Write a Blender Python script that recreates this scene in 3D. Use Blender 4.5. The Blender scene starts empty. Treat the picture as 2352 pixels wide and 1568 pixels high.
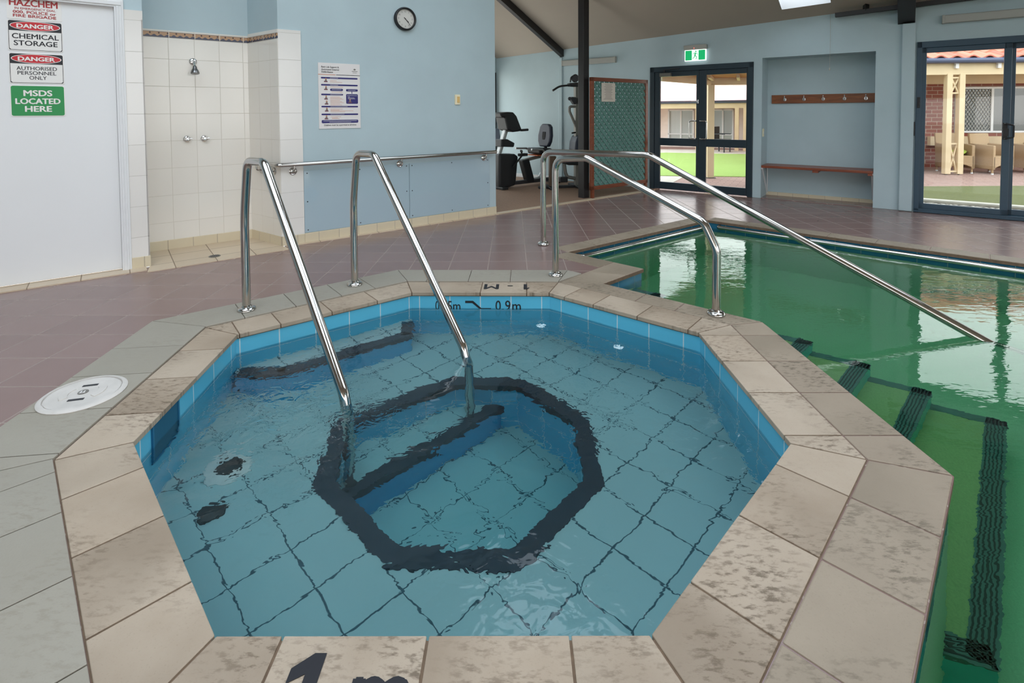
import bpy, bmesh, math, random
from mathutils import Vector, Matrix
from mathutils.geometry import tessellate_polygon

random.seed(7)
sc = bpy.context.scene
COL = sc.collection
R = math.radians

# ---------------------------------------------------------------- camera
cam_d = bpy.data.cameras.new('camera')
cam_d.sensor_fit = 'HORIZONTAL'
cam_d.sensor_width = 36.0
cam_d.lens = 1203.0 / 2352.0 * 36.0
cam_d.shift_x = 0.0
cam_d.shift_y = -(784.0 - 303.0) / 2352.0
cam_d.clip_start = 0.05
cam_d.clip_end = 300
cam = bpy.data.objects.new('camera', cam_d)
COL.objects.link(cam)
pit, rol = R(2.2), R(-0.33)
cx_ = Vector((math.cos(rol), math.sin(rol) * math.sin(pit), math.sin(rol) * math.cos(pit)))
cu_ = Vector((-math.sin(rol), math.cos(rol) * math.sin(pit), math.cos(rol) * math.cos(pit)))
cf_ = Vector((0, math.cos(pit), -math.sin(pit)))
cam.matrix_world = Matrix(((cx_.x, cu_.x, -cf_.x, 0), (cx_.y, cu_.y, -cf_.y, 0), (cx_.z, cu_.z, -cf_.z, 1.25), (0, 0, 0, 1)))
sc.camera = cam

# ---------------------------------------------------------------- sky and exposure
SKY = 2.6
world = bpy.data.worlds.new('overcast_sky')
sc.world = world
world.use_nodes = True
wn = world.node_tree.nodes
wl = world.node_tree.links
wn.clear()
w_out = wn.new('ShaderNodeOutputWorld')
w_bg = wn.new('ShaderNodeBackground')
w_tc = wn.new('ShaderNodeTexCoord')
w_sep = wn.new('ShaderNodeSeparateXYZ')
w_ramp = wn.new('ShaderNodeValToRGB')
w_ramp.color_ramp.elements[0].position = 0.0
w_ramp.color_ramp.elements[0].color = (1.0, 0.98, 0.95, 1)
w_ramp.color_ramp.elements[1].position = 0.7
w_ramp.color_ramp.elements[1].color = (0.80, 0.90, 1.0, 1)
wl.new(w_tc.outputs['Generated'], w_sep.inputs[0])
wl.new(w_sep.outputs['Z'], w_ramp.inputs[0])
wl.new(w_ramp.outputs[0], w_bg.inputs['Color'])
wl.new(w_bg.outputs[0], w_out.inputs[0])
w_bg.inputs['Strength'].default_value = SKY
sc.view_settings.view_transform = 'Standard'
sc.view_settings.look = 'None'
sc.view_settings.gamma = 1.0
sc.view_settings.use_curve_mapping = False
sc.view_settings.exposure = 0.5
cy = sc.cycles
cy.max_bounces = 10
cy.diffuse_bounces = 5
cy.glossy_bounces = 4
cy.transmission_bounces = 8
cy.transparent_max_bounces = 12
cy.caustics_reflective = False
cy.caustics_refractive = True
cy.sample_clamp_indirect = 6.0
cy.blur_glossy = 0.6
cy.use_denoising = True

# ================================================================ materials
MATS = {}


def newmat(name):
    m = bpy.data.materials.new(name)
    m.use_nodes = True
    nt = m.node_tree
    nt.nodes.clear()
    out = nt.nodes.new('ShaderNodeOutputMaterial')
    bs = nt.nodes.new('ShaderNodeBsdfPrincipled')
    nt.links.new(bs.outputs[0], out.inputs[0])
    MATS[name] = m
    return m, nt, bs, out


def N(nt, t, **kw):
    n = nt.nodes.new(t)
    for k, v in kw.items():
        setattr(n, k, v)
    return n


def setin(nt, node, key, val):
    s = node.inputs[key]
    if hasattr(val, 'is_output') or isinstance(val, bpy.types.NodeSocket):
        nt.links.new(val, s)
    else:
        if s.type == 'RGBA' and len(val) == 3:
            val = (*val, 1)
        s.default_value = val


def math_(nt, op, a, b=None, c=None, clamp=False):
    n = N(nt, 'ShaderNodeMath', operation=op, use_clamp=clamp)
    setin(nt, n, 0, a)
    if b is not None:
        setin(nt, n, 1, b)
    if c is not None:
        setin(nt, n, 2, c)
    return n.outputs[0]


def mix(nt, f, a, b, bt='MIX'):
    n = N(nt, 'ShaderNodeMix', data_type='RGBA', blend_type=bt)
    setin(nt, n, 0, f)
    setin(nt, n, 6, a)
    setin(nt, n, 7, b)
    return n.outputs[2]


def noise(nt, vec, scale, detail=3, rough=0.55, dist=0.0):
    n = N(nt, 'ShaderNodeTexNoise')
    if vec is not None:
        nt.links.new(vec, n.inputs['Vector'])
    n.inputs['Scale'].default_value = scale
    n.inputs['Detail'].default_value = detail
    n.inputs['Roughness'].default_value = rough
    n.inputs['Distortion'].default_value = dist
    return n.outputs['Fac']


def ramp(nt, f, stops, interp='LINEAR'):
    n = N(nt, 'ShaderNodeValToRGB')
    cr = n.color_ramp
    cr.interpolation = interp
    while len(cr.elements) < len(stops):
        cr.elements.new(0.5)
    for e, (p, c) in zip(cr.elements, stops):
        e.position = p
        e.color = (*c, 1) if len(c) == 3 else c
    nt.links.new(f, n.inputs[0])
    return n.outputs[0]


def mapr(nt, f, a, b, c=0.0, d=1.0):
    n = N(nt, 'ShaderNodeMapRange')
    n.clamp = True
    setin(nt, n, 0, f)
    for i, v in enumerate((a, b, c, d)):
        n.inputs[i + 1].default_value = v
    return n.outputs[0]


def bump(nt, bs, h, strength=0.2, dist=0.01):
    n = N(nt, 'ShaderNodeBump')
    n.inputs['Strength'].default_value = strength
    n.inputs['Distance'].default_value = dist
    nt.links.new(h, n.inputs['Height'])
    nt.links.new(n.outputs[0], bs.inputs['Normal'])


def coords(nt, kind='Object'):
    if kind == 'World':
        return N(nt, 'ShaderNodeNewGeometry').outputs['Position']
    return N(nt, 'ShaderNodeTexCoord').outputs[kind]


def srgb(r, g, b):
    f = lambda c: (c / 255 / 12.92) if c / 255 <= 0.04045 else ((c / 255 + 0.055) / 1.055) ** 2.4
    return (f(r), f(g), f(b))


def plain(name, col, rough=0.5, metal=0.0, var=0.0, vscale=8.0, bstr=0.0, bscale=60.0, spec=0.5, coat=0.0):
    m, nt, bs, out = newmat(name)
    bs.inputs['Roughness'].default_value = rough
    bs.inputs['Metallic'].default_value = metal
    bs.inputs['Specular IOR Level'].default_value = spec
    bs.inputs['Coat Weight'].default_value = coat
    v = coords(nt)
    if var > 0:
        f = noise(nt, v, vscale, 4)
        lo = tuple(max(0, c * (1 - var)) for c in col)
        hi = tuple(min(1, c * (1 + var)) for c in col)
        setin(nt, bs, 'Base Color', ramp(nt, f, [(0.3, lo), (0.7, hi)]))
    else:
        setin(nt, bs, 'Base Color', col)
    if bstr > 0:
        bump(nt, bs, noise(nt, v, bscale, 2), bstr, 0.002)
    return m


def tilemat(name, ca, cb, grout, ax, size, off=(0, 0), gw=0.004, rough=0.3, rot=0.0, kind='Object', varscale=6.0,
            bstr=0.35, mottle=0.0, mcol=(0.2, 0.18, 0.15), shift=0.0, roughvar=0.0):
    """rectangular tiles with grout; ax picks the two axes of the coordinate used"""
    m, nt, bs, out = newmat(name)
    v = coords(nt, kind)
    if rot:
        mp = N(nt, 'ShaderNodeMapping')
        mp.inputs['Rotation'].default_value = (0, 0, rot)
        nt.links.new(v, mp.inputs[0])
        vv = mp.outputs[0]
    else:
        vv = v
    sp = N(nt, 'ShaderNodeSeparateXYZ')
    nt.links.new(vv, sp.inputs[0])
    a = math_(nt, 'DIVIDE', math_(nt, 'SUBTRACT', sp.outputs[ax[0]], off[0]), size[0])
    b = math_(nt, 'DIVIDE', math_(nt, 'SUBTRACT', sp.outputs[ax[1]], off[1]), size[1])
    if shift:
        a = math_(nt, 'ADD', a, math_(nt, 'MULTIPLY', math_(nt, 'MODULO', math_(nt, 'FLOOR', b), 2.0), shift))

    def edge(x, s):
        f = math_(nt, 'FRACT', x)
        d = math_(nt, 'MINIMUM', f, math_(nt, 'SUBTRACT', 1.0, f))
        return math_(nt, 'MULTIPLY', d, s)
    e = math_(nt, 'MINIMUM', edge(a, size[0]), edge(b, size[1]))
    tile = mapr(nt, e, gw * 0.35, gw * 0.65)
    cb_ = N(nt, 'ShaderNodeCombineXYZ')
    nt.links.new(math_(nt, 'FLOOR', a), cb_.inputs[0])
    nt.links.new(math_(nt, 'FLOOR', b), cb_.inputs[1])
    wnz = N(nt, 'ShaderNodeTexWhiteNoise', noise_dimensions='3D')
    nt.links.new(cb_.outputs[0], wnz.inputs['Vector'])
    f = math_(nt, 'ADD', math_(nt, 'MULTIPLY', wnz.outputs['Value'], 0.55), math_(nt, 'MULTIPLY', noise(nt, v, varscale, 4), 0.45))
    c = mix(nt, f, ca, cb)
    if mottle:
        k = mapr(nt, noise(nt, v, varscale * 0.35, 5, 0.65), 0.52, 0.72, 0, mottle)
        c = mix(nt, k, c, mcol)
    c = mix(nt, tile, grout, c)
    setin(nt, bs, 'Base Color', c)
    r = mix(nt, tile, (0.8, 0.8, 0.8), (rough, rough, rough))
    if roughvar:
        r2 = math_(nt, 'ADD', r, math_(nt, 'MULTIPLY', math_(nt, 'SUBTRACT', noise(nt, v, 3.0, 4), 0.5), roughvar))
        setin(nt, bs, 'Roughness', r2)
    else:
        setin(nt, bs, 'Roughness', r)
    h = math_(nt, 'ADD', tile, math_(nt, 'MULTIPLY', noise(nt, v, 40, 2), 0.12))
    bump(nt, bs, h, bstr, 0.003)
    return m


BLUE = srgb(178, 197, 203)
M_wall = plain('blue_wall_paint', BLUE, 0.55, var=0.04, vscale=2.0, bstr=0.15, bscale=180)
M_white = plain('white_gloss_paint', srgb(228, 229, 230), 0.35, var=0.01, vscale=2)
M_ceil = plain('ceiling_paint', srgb(172, 161, 148), 0.9, var=0.03, vscale=1.0, bstr=0.1, bscale=90)
M_black = plain('black_painted_timber', srgb(30, 27, 27), 0.45, var=0.15, vscale=5)
M_plastic = plain('black_plastic', srgb(22, 23, 26), 0.5, bstr=0.1, bscale=200)
M_pad = plain('dark_blue_vinyl', srgb(38, 44, 60), 0.45, bstr=0.08, bscale=150)
M_frame = plain('dark_teal_aluminium', srgb(30, 48, 58), 0.35, var=0.06, spec=0.5)
M_frameb = plain('blue_grey_aluminium', srgb(42, 70, 88), 0.35, var=0.06)
M_cream = plain('cream_painted_timber', srgb(218, 194, 156), 0.6, var=0.05, vscale=3)
M_grey = plain('grey_metal_paint', srgb(120, 118, 112), 0.45, metal=0.4)
M_silver = plain('silver_metal_paint', srgb(170, 172, 172), 0.35, metal=0.6)
M_dark = plain('dark_grey', srgb(45, 45, 48), 0.6)
M_ink = plain('black_ink', srgb(24, 24, 32), 0.5)
M_navy = plain('navy_ink', srgb(44, 40, 108), 0.5)
M_orange = plain('orange_ink', srgb(196, 120, 80), 0.6)
M_red = plain('sign_red', srgb(196, 30, 44), 0.4)
M_dred = plain('sign_dark_red', srgb(168, 36, 40), 0.4)
M_green = plain('sign_green', srgb(22, 140, 72), 0.4)
M_signw = plain('sign_white', srgb(232, 230, 226), 0.4)
M_cardw = plain('card_white', srgb(226, 222, 220), 0.45)
M_skin = plain('printed_skin', srgb(196, 140, 110), 0.6)
M_batten = plain('batten_grey_plastic', srgb(172, 172, 166), 0.5)
M_switch = plain('switch_cream', srgb(238, 228, 196), 0.4)
M_badge = plain('badge_grey', srgb(120, 116, 110), 0.5)
M_lid = plain('off_white_plastic', srgb(204, 198, 192), 0.55, var=0.07, vscale=14, bstr=0.1)
M_brick_dark = plain('dark_red_timber', srgb(122, 58, 36), 0.5, var=0.2, vscale=12)
M_soffit = plain('stained_soffit_boards', srgb(176, 104, 60), 0.6, var=0.12, vscale=4)
M_cushion = plain('lime_green_fabric', srgb(170, 190, 80), 0.9, var=0.1, vscale=20, bstr=0.2)
M_curtain = plain('pale_curtain', srgb(196, 200, 196), 0.9, var=0.1, vscale=10)
M_render = plain('overexposed_render', srgb(236, 222, 212), 0.8, var=0.05)  # wall tone lifted so the building looks overexposed through the door
M_gutter = plain('blue_grey_gutter', srgb(76, 84, 110), 0.4)
M_concrete = plain('pale_concrete', srgb(196, 186, 172), 0.85, var=0.1, vscale=6, bstr=0.3)
M_carpet = plain('brown_carpet', srgb(140, 112, 92), 0.95, var=0.16, vscale=60, bstr=0.6, bscale=400)
M_rubber = plain('black_rubber', srgb(18, 18, 18), 0.8)


def steel():
    m, nt, bs, out = newmat('polished_stainless_steel')
    setin(nt, bs, 'Base Color', (0.52, 0.505, 0.48))
    bs.inputs['Metallic'].default_value = 1.0
    v = coords(nt)
    setin(nt, bs, 'Roughness', mapr(nt, noise(nt, v, 25, 4), 0.3, 0.8, 0.07, 0.18))
    return m


M_steel = steel()
M_chrome = plain('chrome', (0.7, 0.7, 0.7), 0.12, metal=1.0)


def wood(name, a, b, scale=3.0, rough=0.35):
    m, nt, bs, out = newmat(name)
    v = coords(nt)
    mp = N(nt, 'ShaderNodeMapping')
    mp.inputs['Scale'].default_value = (1.2, 10, 10)
    nt.links.new(v, mp.inputs[0])
    f = noise(nt, mp.outputs[0], scale, 6, 0.6, 0.8)
    setin(nt, bs, 'Base Color', ramp(nt, f, [(0.3, a), (0.7, b)]))
    bs.inputs['Roughness'].default_value = rough
    return m


M_rack = wood('varnished_red_brown_wood', srgb(104, 54, 26), srgb(150, 88, 44))
M_bench = wood('stained_hardwood', srgb(112, 54, 34), srgb(148, 78, 50))
M_latframe = wood('red_stained_pine', srgb(108, 54, 32), srgb(136, 74, 46))


def lattice_green():
    return plain('sea_green_paint', srgb(92, 134, 126), 0.7, var=0.12, vscale=9)


M_lattice = lattice_green()

# floors, tiles
M_deck = tilemat('mauve_brown_quarry_tile', srgb(126, 101, 96), srgb(140, 114, 108), srgb(158, 142, 133), (0, 1), (0.3145, 0.284), (-0.2, 3.791),
                 gw=0.0065, rough=0.23, kind='World', varscale=5, mottle=0.12, mcol=srgb(120, 100, 94), roughvar=0.10, bstr=0.25)
M_walltile = tilemat('white_gloss_wall_tile', srgb(226, 221, 212), srgb(232, 228, 220), srgb(206, 200, 188), (0, 2), (0.205, 0.25), (-3.756, 0.0),
                     gw=0.004, rough=0.12, varscale=2, bstr=0.3)
M_coltile = tilemat('white_gloss_column_tile', srgb(224, 220, 214), srgb(230, 227, 222), srgb(200, 196, 188), (0, 2), (10.0, 0.25), (-5.0, 0.0),
                    gw=0.004, rough=0.14, varscale=2, bstr=0.3)
M_skirt = tilemat('beige_skirting_tile', srgb(206, 192, 164), srgb(214, 202, 176), srgb(176, 164, 144), (0, 2), (0.2, 1.0), (0.0, -0.3),
                  gw=0.007, rough=0.25, varscale=3)
M_showfloor = tilemat('beige_shower_floor_tile', srgb(196, 176, 150), srgb(212, 194, 170), srgb(140, 122, 102), (0, 1), (0.30, 0.28), (0, 0.0),
                      gw=0.007, rough=0.4, kind='Object', varscale=5)
M_spatile = tilemat('blue_waterline_tile', srgb(92, 186, 220), srgb(100, 194, 226), srgb(206, 222, 226), (0, 1), (0.213, 0.2), (0, -0.152),
                    gw=0.006, rough=0.12, kind='UV', varscale=2, bstr=0.2)
M_spafloor = tilemat('pale_aqua_floor_tile', srgb(158, 178, 178), srgb(166, 186, 184), srgb(62, 84, 92), (0, 1), (0.2136, 0.2136), (-0.5353 + 0.0, 1.7176),
                     gw=0.0065, rough=0.35, rot=R(-45), kind='World', varscale=3)
M_poolband = tilemat('dark_blue_band_tile', srgb(44, 110, 146), srgb(52, 120, 154), srgb(120, 150, 158), (0, 1), (0.213, 0.25), (0, -0.25),
                     gw=0.005, rough=0.15, kind='UV', varscale=2)
M_paver = tilemat('clay_brick_paving', srgb(150, 118, 108), srgb(176, 142, 128), srgb(120, 96, 88), (0, 1), (0.23, 0.115), (0, 0), gw=0.010,
                  rough=0.85, kind='World', varscale=8, shift=0.5, rot=R(30))
M_brick = tilemat('red_face_brick', srgb(122, 60, 46), srgb(146, 78, 60), srgb(170, 146, 130), (0, 2), (0.23, 0.086), (0, 0), gw=0.014,
                  rough=0.85, varscale=7, shift=0.5, bstr=0.6)


def dado():
    return plain('band_charcoal_tile', srgb(38, 44, 56), 0.45, var=0.12, vscale=12)


M_band = dado()
M_spariser = plain('blue_riser_tile', srgb(70, 168, 210), 0.15, var=0.04)
M_nosing = plain('dark_teal_nosing_tile', srgb(58, 104, 102), 0.5, var=0.1, vscale=10)
M_groove = plain('dark_groove', srgb(22, 48, 50), 0.7)
M_riser = plain('turquoise_riser_tile', srgb(60, 190, 190), 0.3, var=0.05)
M_tread = plain('olive_green_pebble_tread', srgb(132, 162, 112), 0.7, var=0.10, vscale=120)
M_poolfloor = plain('mint_pebble_render', srgb(154, 192, 166), 0.7, var=0.10, vscale=140)


def coping(name, a, b, dirt, amount, grain):
    m, nt, bs, out = newmat(name)
    g = N(nt, 'ShaderNodeNewGeometry')
    v = g.outputs['Position']
    rnd = g.outputs['Random Per Island']
    off = N(nt, 'ShaderNodeVectorMath', operation='SCALE')
    cmb = N(nt, 'ShaderNodeCombineXYZ')
    for i in range(3):
        nt.links.new(rnd, cmb.inputs[i])
    nt.links.new(cmb.outputs[0], off.inputs[0])
    off.inputs['Scale'].default_value = 17.0
    add = N(nt, 'ShaderNodeVectorMath', operation='ADD')
    nt.links.new(v, add.inputs[0])
    nt.links.new(off.outputs[0], add.inputs[1])
    vv = add.outputs[0]
    f = math_(nt, 'ADD', math_(nt, 'MULTIPLY', rnd, 0.4), math_(nt, 'MULTIPLY', noise(nt, vv, 7, 6, 0.6), 0.6))
    c = mix(nt, f, a, b)
    # foot-worn dirt in soft patches broken up by streaks
    patch = mapr(nt, noise(nt, vv, 2.6, 3, 0.5), 0.42, 0.62)
    mp = N(nt, 'ShaderNodeMapping')
    mp.inputs['Rotation'].default_value = (0, 0, R(25))
    mp.inputs['Scale'].default_value = (26, 64, 1)
    nt.links.new(vv, mp.inputs[0])
    streak = mapr(nt, noise(nt, mp.outputs[0], 1.0, 4, 0.65), 0.50, 0.64)
    k = math_(nt, 'MULTIPLY', math_(nt, 'MULTIPLY', patch, streak), amount * 0.85)
    c = mix(nt, k, c, dirt)
    k2 = math_(nt, 'MULTIPLY', mapr(nt, noise(nt, vv, 1.7, 2, 0.5), 0.45, 0.70), amount * 0.5)
    c = mix(nt, k2, c, tuple(x * 1.35 for x in dirt))
    sp = mapr(nt, noise(nt, vv, grain, 2, 0.5), 0.62, 0.72, 0, 0.25)
    c = mix(nt, sp, c, tuple(x * 0.7 for x in a))
    setin(nt, bs, 'Base Color', c)
    bs.inputs['Roughness'].default_value = 0.62
    h = math_(nt, 'ADD', noise(nt, vv, 26, 6, 0.7), math_(nt, 'MULTIPLY', noise(nt, vv, 150, 2), 0.4))
    bump(nt, bs, h, 0.3, 0.004)
    return m


M_coping = coping('worn_beige_coping_tile', srgb(162, 142, 121), srgb(190, 175, 157), srgb(88, 72, 54), 0.9, 220)
M_coping2 = coping('brown_beige_pool_coping_tile', srgb(142, 126, 109), srgb(164, 149, 130), srgb(84, 74, 58), 0.9, 220)
M_border = coping('pale_grey_border_tile', srgb(148, 142, 130), srgb(162, 155, 142), srgb(126, 116, 100), 0.4, 260)
M_grout = plain('brown_grout', srgb(112, 92, 74), 0.9, var=0.2, vscale=30)


def glass_pane():
    m, nt, bs, out = newmat('clear_window_glass')
    nt.nodes.remove(bs)
    t = N(nt, 'ShaderNodeBsdfTransparent')
    t.inputs[0].default_value = (0.96, 0.98, 0.97, 1)
    g = N(nt, 'ShaderNodeBsdfGlossy')
    g.inputs['Roughness'].default_value = 0.02
    fr = N(nt, 'ShaderNodeFresnel')
    fr.inputs[0].default_value = 1.5
    mx = N(nt, 'ShaderNodeMixShader')
    bf = N(nt, 'ShaderNodeNewGeometry').outputs['Backfacing']
    nt.links.new(math_(nt, 'MULTIPLY', fr.outputs[0], math_(nt, 'SUBTRACT', 1.0, bf)), mx.inputs[0])
    nt.links.new(t.outputs[0], mx.inputs[1])
    nt.links.new(g.outputs[0], mx.inputs[2])
    nt.links.new(mx.outputs[0], out.inputs[0])
    return m


M_glass = glass_pane()
M_winpale = plain('overexposed_reflective_glass', srgb(176, 180, 178), 0.1, spec=0.8)  # pale colour carries the glare of the overexposed garden view
M_window = plain('dark_reflective_glass', srgb(70, 74, 76), 0.08, spec=0.8)


def acrylic():
    m, nt, bs, out = newmat('clear_acrylic_sheet')
    setin(nt, bs, 'Base Color', srgb(166, 186, 196))
    v = coords(nt)
    bs.inputs['Roughness'].default_value = 0.06
    bs.inputs['Specular IOR Level'].default_value = 0.6
    bump(nt, bs, noise(nt, v, 2.2, 2), 0.25, 0.03)
    return m


M_acrylic = acrylic()


def water(name, absorb, dens, bumps, tint, jets=()):
    m, nt, bs, out = newmat(name)
    nt.nodes.remove(bs)
    v = coords(nt, 'World')
    h = None
    for (scale, st, wt, dist, det, mask) in bumps:
        mp = N(nt, 'ShaderNodeMapping')
        mp.inputs['Scale'].default_value = st
        mp.inputs['Rotation'].default_value = (0, 0, R(20))
        nt.links.new(v, mp.inputs[0])
        x = math_(nt, 'MULTIPLY', noise(nt, mp.outputs[0], scale, det, 0.5, dist), wt)
        if mask:
            x = math_(nt, 'MULTIPLY', x, mapr(nt, noise(nt, v, mask, 1), 0.38, 0.66, 0.15, 1.0))
        h = x if h is None else math_(nt, 'ADD', h, x)
    for (jx, jy, jr, jw, js) in jets:
        d = N(nt, 'ShaderNodeVectorMath', operation='DISTANCE')
        nt.links.new(v, d.inputs[0])
        d.inputs[1].default_value = (jx, jy, ZS)
        fall = mapr(nt, d.outputs['Value'], 0.0, jr, 1.0, 0.0)
        h = math_(nt, 'ADD', h, math_(nt, 'MULTIPLY', math_(nt, 'MULTIPLY', noise(nt, v, js, 2, 0.5, 1.2), jw), math_(nt, 'MULTIPLY', fall, fall)))
    bp = N(nt, 'ShaderNodeBump')
    bp.inputs['Strength'].default_value = 1.0
    bp.inputs['Distance'].default_value = 1.0
    nt.links.new(h, bp.inputs['Height'])
    gl = N(nt, 'ShaderNodeBsdfGlass')
    gl.inputs['IOR'].default_value = 1.33
    gl.inputs['Roughness'].default_value = 0.0
    gl.inputs['Color'].default_value = (*tint, 1)
    nt.links.new(bp.outputs[0], gl.inputs['Normal'])
    nt.links.new(gl.outputs[0], out.inputs['Surface'])
    if dens > 0:
        va = N(nt, 'ShaderNodeVolumeAbsorption')
        va.inputs['Color'].default_value = (*absorb, 1)
        va.inputs['Density'].default_value = dens
        nt.links.new(va.outputs[0], out.inputs['Volume'])
    return m


ZS = -0.115
M_spawater = water('spa_water_surface', (0.50, 0.88, 0.91), 0.95,
                   [(3.0, (1, 1.3, 1), 0.009, 0.6, 2, 0), (11.0, (1, 1.2, 1), 0.0062, 0.8, 2, 1.2), (30.0, (1, 1, 1), 0.0014, 0.4, 1, 1.2)], (0.96, 0.99, 1.0),
                   jets=[(-1.05, 2.45, 0.75, 0.022, 14.0), (0.2, 3.28, 0.45, 0.012, 16.0), (0.6, 2.98, 0.4, 0.010, 16.0), (-0.70, 2.30, 0.35, 0.012, 18.0), (0.45, 2.35, 0.5, 0.010, 12.0)])
M_poolwater = water('pool_water_surface', (0.52, 0.84, 0.66), 0.75,
                    [(1.6, (0.8, 1.6, 1), 0.004, 0.5, 2, 0), (9.0, (0.8, 1.8, 1), 0.0022, 0.5, 2, 0.5), (24.0, (0.8, 1.6, 1), 0.0007, 0.5, 1, 0.7)], (0.96, 1.0, 0.97))

# ================================================================ mesh helpers


class MB:
    """collects shapes for ONE mesh"""

    def __init__(self):
        self.v, self.f, self.mi, self.uv = [], [], [], {}
        self.cur = 0

    def add(self, vs, fs):
        b = len(self.v)
        self.v += [tuple(p) for p in vs]
        for f in fs:
            self.f.append([b + i for i in f])
            self.mi.append(self.cur)
        return b

    def box(self, x0, x1, y0, y1, z0, z1):
        vs = [(x0, y0, z0), (x1, y0, z0), (x1, y1, z0), (x0, y1, z0), (x0, y0, z1), (x1, y0, z1), (x1, y1, z1), (x0, y1, z1)]
        self.add(vs, [(3, 2, 1, 0), (4, 5, 6, 7), (0, 1, 5, 4), (1, 2, 6, 5), (2, 3, 7, 6), (3, 0, 4, 7)])
        return self

    def obox(self, c, ax, ay, az, sx, sy, sz):
        c, ax, ay, az = Vector(c), Vector(ax).normalized(), Vector(ay).normalized(), Vector(az).normalized()
        vs = []
        for k in (-1, 1):
            for (i, j) in ((-1, -1), (1, -1), (1, 1), (-1, 1)):
                vs.append(c + ax * (i * sx / 2) + ay * (j * sy / 2) + az * (k * sz / 2))
        self.add(vs, [(3, 2, 1, 0), (4, 5, 6, 7), (0, 1, 5, 4), (1, 2, 6, 5), (2, 3, 7, 6), (3, 0, 4, 7)])
        return self

    def bar(self, a, b, wid, thick, up=(0, 0, 1)):
        a, b = Vector(a), Vector(b)
        d = (b - a)
        L = d.length
        d.normalize()
        s = d.cross(Vector(up))
        if s.length < 1e-5:
            s = Vector((1, 0, 0))
        s.normalize()
        u = s.cross(d)
        return self.obox((a + b) / 2, d, s, u, L, wid, thick)

    def prism(self, poly, z0, z1, M=None):
        """poly: list of (x, y); extruded z0..z1; M maps to final space"""
        n = len(poly)
        ar = sum(poly[i][0] * poly[(i + 1) % n][1] - poly[(i + 1) % n][0] * poly[i][1] for i in range(n))
        if ar < 0:
            poly = poly[::-1]
        vs = [Vector((p[0], p[1], z0)) for p in poly] + [Vector((p[0], p[1], z1)) for p in poly]
        if M is not None:
            vs = [M @ p for p in vs]
        fs = [list(range(n - 1, -1, -1)), list(range(n, 2 * n))]
        for i in range(n):
            j = (i + 1) % n
            fs.append((i, j, n + j, n + i))
        self.add(vs, fs)
        return self

    def tube(self, path, r, n=14, caps=True, radii=None):
        P = [Vector(p) for p in path]
        k = len(P)
        T = []
        for i in range(k):
            t = (P[min(i + 1, k - 1)] - P[max(i - 1, 0)])
            T.append(t.normalized())
        ref = Vector((0, 0, 1)) if abs(T[0].z) < 0.9 else Vector((1, 0, 0))
        nrm = T[0].cross(ref).normalized()
        vs = []
        for i in range(k):
            if i > 0:
                nrm = (nrm - T[i] * nrm.dot(T[i])).normalized()
            bn = T[i].cross(nrm)
            rr = radii[i] if radii else r
            for j in range(n):
                a = 2 * math.pi * j / n
                vs.append(P[i] + (nrm * math.cos(a) + bn * math.sin(a)) * rr)
        fs = []
        for i in range(k - 1):
            for j in range(n):
                j2 = (j + 1) % n
                fs.append((i * n + j, i * n + j2, (i + 1) * n + j2, (i + 1) * n + j))
        if caps:
            fs.append(list(range(n - 1, -1, -1)))
            fs.append([(k - 1) * n + j for j in range(n)])
        self.add(vs, fs)
        return self

    def lathe(self, prof, n=24, M=None, caps=True):
        """prof: (r, z) list"""
        vs, fs = [], []
        k = len(prof)
        for (r, z) in prof:
            for j in range(n):
                a = 2 * math.pi * j / n
                p = Vector((r * math.cos(a), r * math.sin(a), z))
                vs.append(M @ p if M is not None else p)
        for i in range(k - 1):
            for j in range(n):
                j2 = (j + 1) % n
                fs.append((i * n + j, i * n + j2, (i + 1) * n + j2, (i + 1) * n + j))
        if caps:
            fs.append(list(range(n - 1, -1, -1)))
            fs.append([(k - 1) * n + j for j in range(n)])
        self.add(vs, fs)
        return self

    def sphere(self, c, r, sx=1, sy=1, sz=1, n=12, m=8):
        c = Vector(c)
        vs, fs = [], []
        for i in range(m + 1):
            t = math.pi * i / m
            for j in range(n):
                a = 2 * math.pi * j / n
                vs.append(c + Vector((r * sx * math.sin(t) * math.cos(a), r * sy * math.sin(t) * math.sin(a), r * sz * math.cos(t))))
        for i in range(m):
            for j in range(n):
                j2 = (j + 1) % n
                fs.append((i * n + j, (i + 1) * n + j, (i + 1) * n + j2, i * n + j2))
        self.add(vs, fs)
        return self

    def quad(self, a, b, c, d, uv=None):
        i = len(self.f)
        self.add([a, b, c, d], [(0, 1, 2, 3)])
        if uv:
            self.uv[i] = uv
        return self

    def build(self, name, mat, parent=None, bevel=0.0, smooth=False, seg=2, loc=None, rot=None, weld=False):
        me = bpy.data.meshes.new(name)
        me.from_pydata([tuple(p) for p in self.v], [], self.f)
        mats = mat if isinstance(mat, (list, tuple)) else [mat]
        for m in mats:
            me.materials.append(m)
        for p, i in zip(me.polygons, self.mi):
            p.material_index = min(i, len(mats) - 1)
            p.use_smooth = smooth
        if self.uv:
            lay = me.uv_layers.new(name='UVMap')
            for fi, uvs in self.uv.items():
                pl = me.polygons[fi]
                for li, q in zip(pl.loop_indices, uvs):
                    lay.data[li].uv = q
        me.update()
        if weld:
            bm = bmesh.new()
            bm.from_mesh(me)
            bmesh.ops.remove_doubles(bm, verts=bm.verts, dist=1e-5)
            bmesh.ops.recalc_face_normals(bm, faces=bm.faces)
            bm.to_mesh(me)
            bm.free()
        o = bpy.data.objects.new(name, me)
        COL.objects.link(o)
        if parent is not None:
            o.parent = parent
        if loc is not None:
            o.location = loc
        if rot is not None:
            o.rotation_euler = rot
        if bevel > 0:
            md = o.modifiers.new('edge_round', 'BEVEL')
            md.width = bevel
            md.segments = seg
            md.limit_method = 'ANGLE'
            md.angle_limit = R(35)
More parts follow.
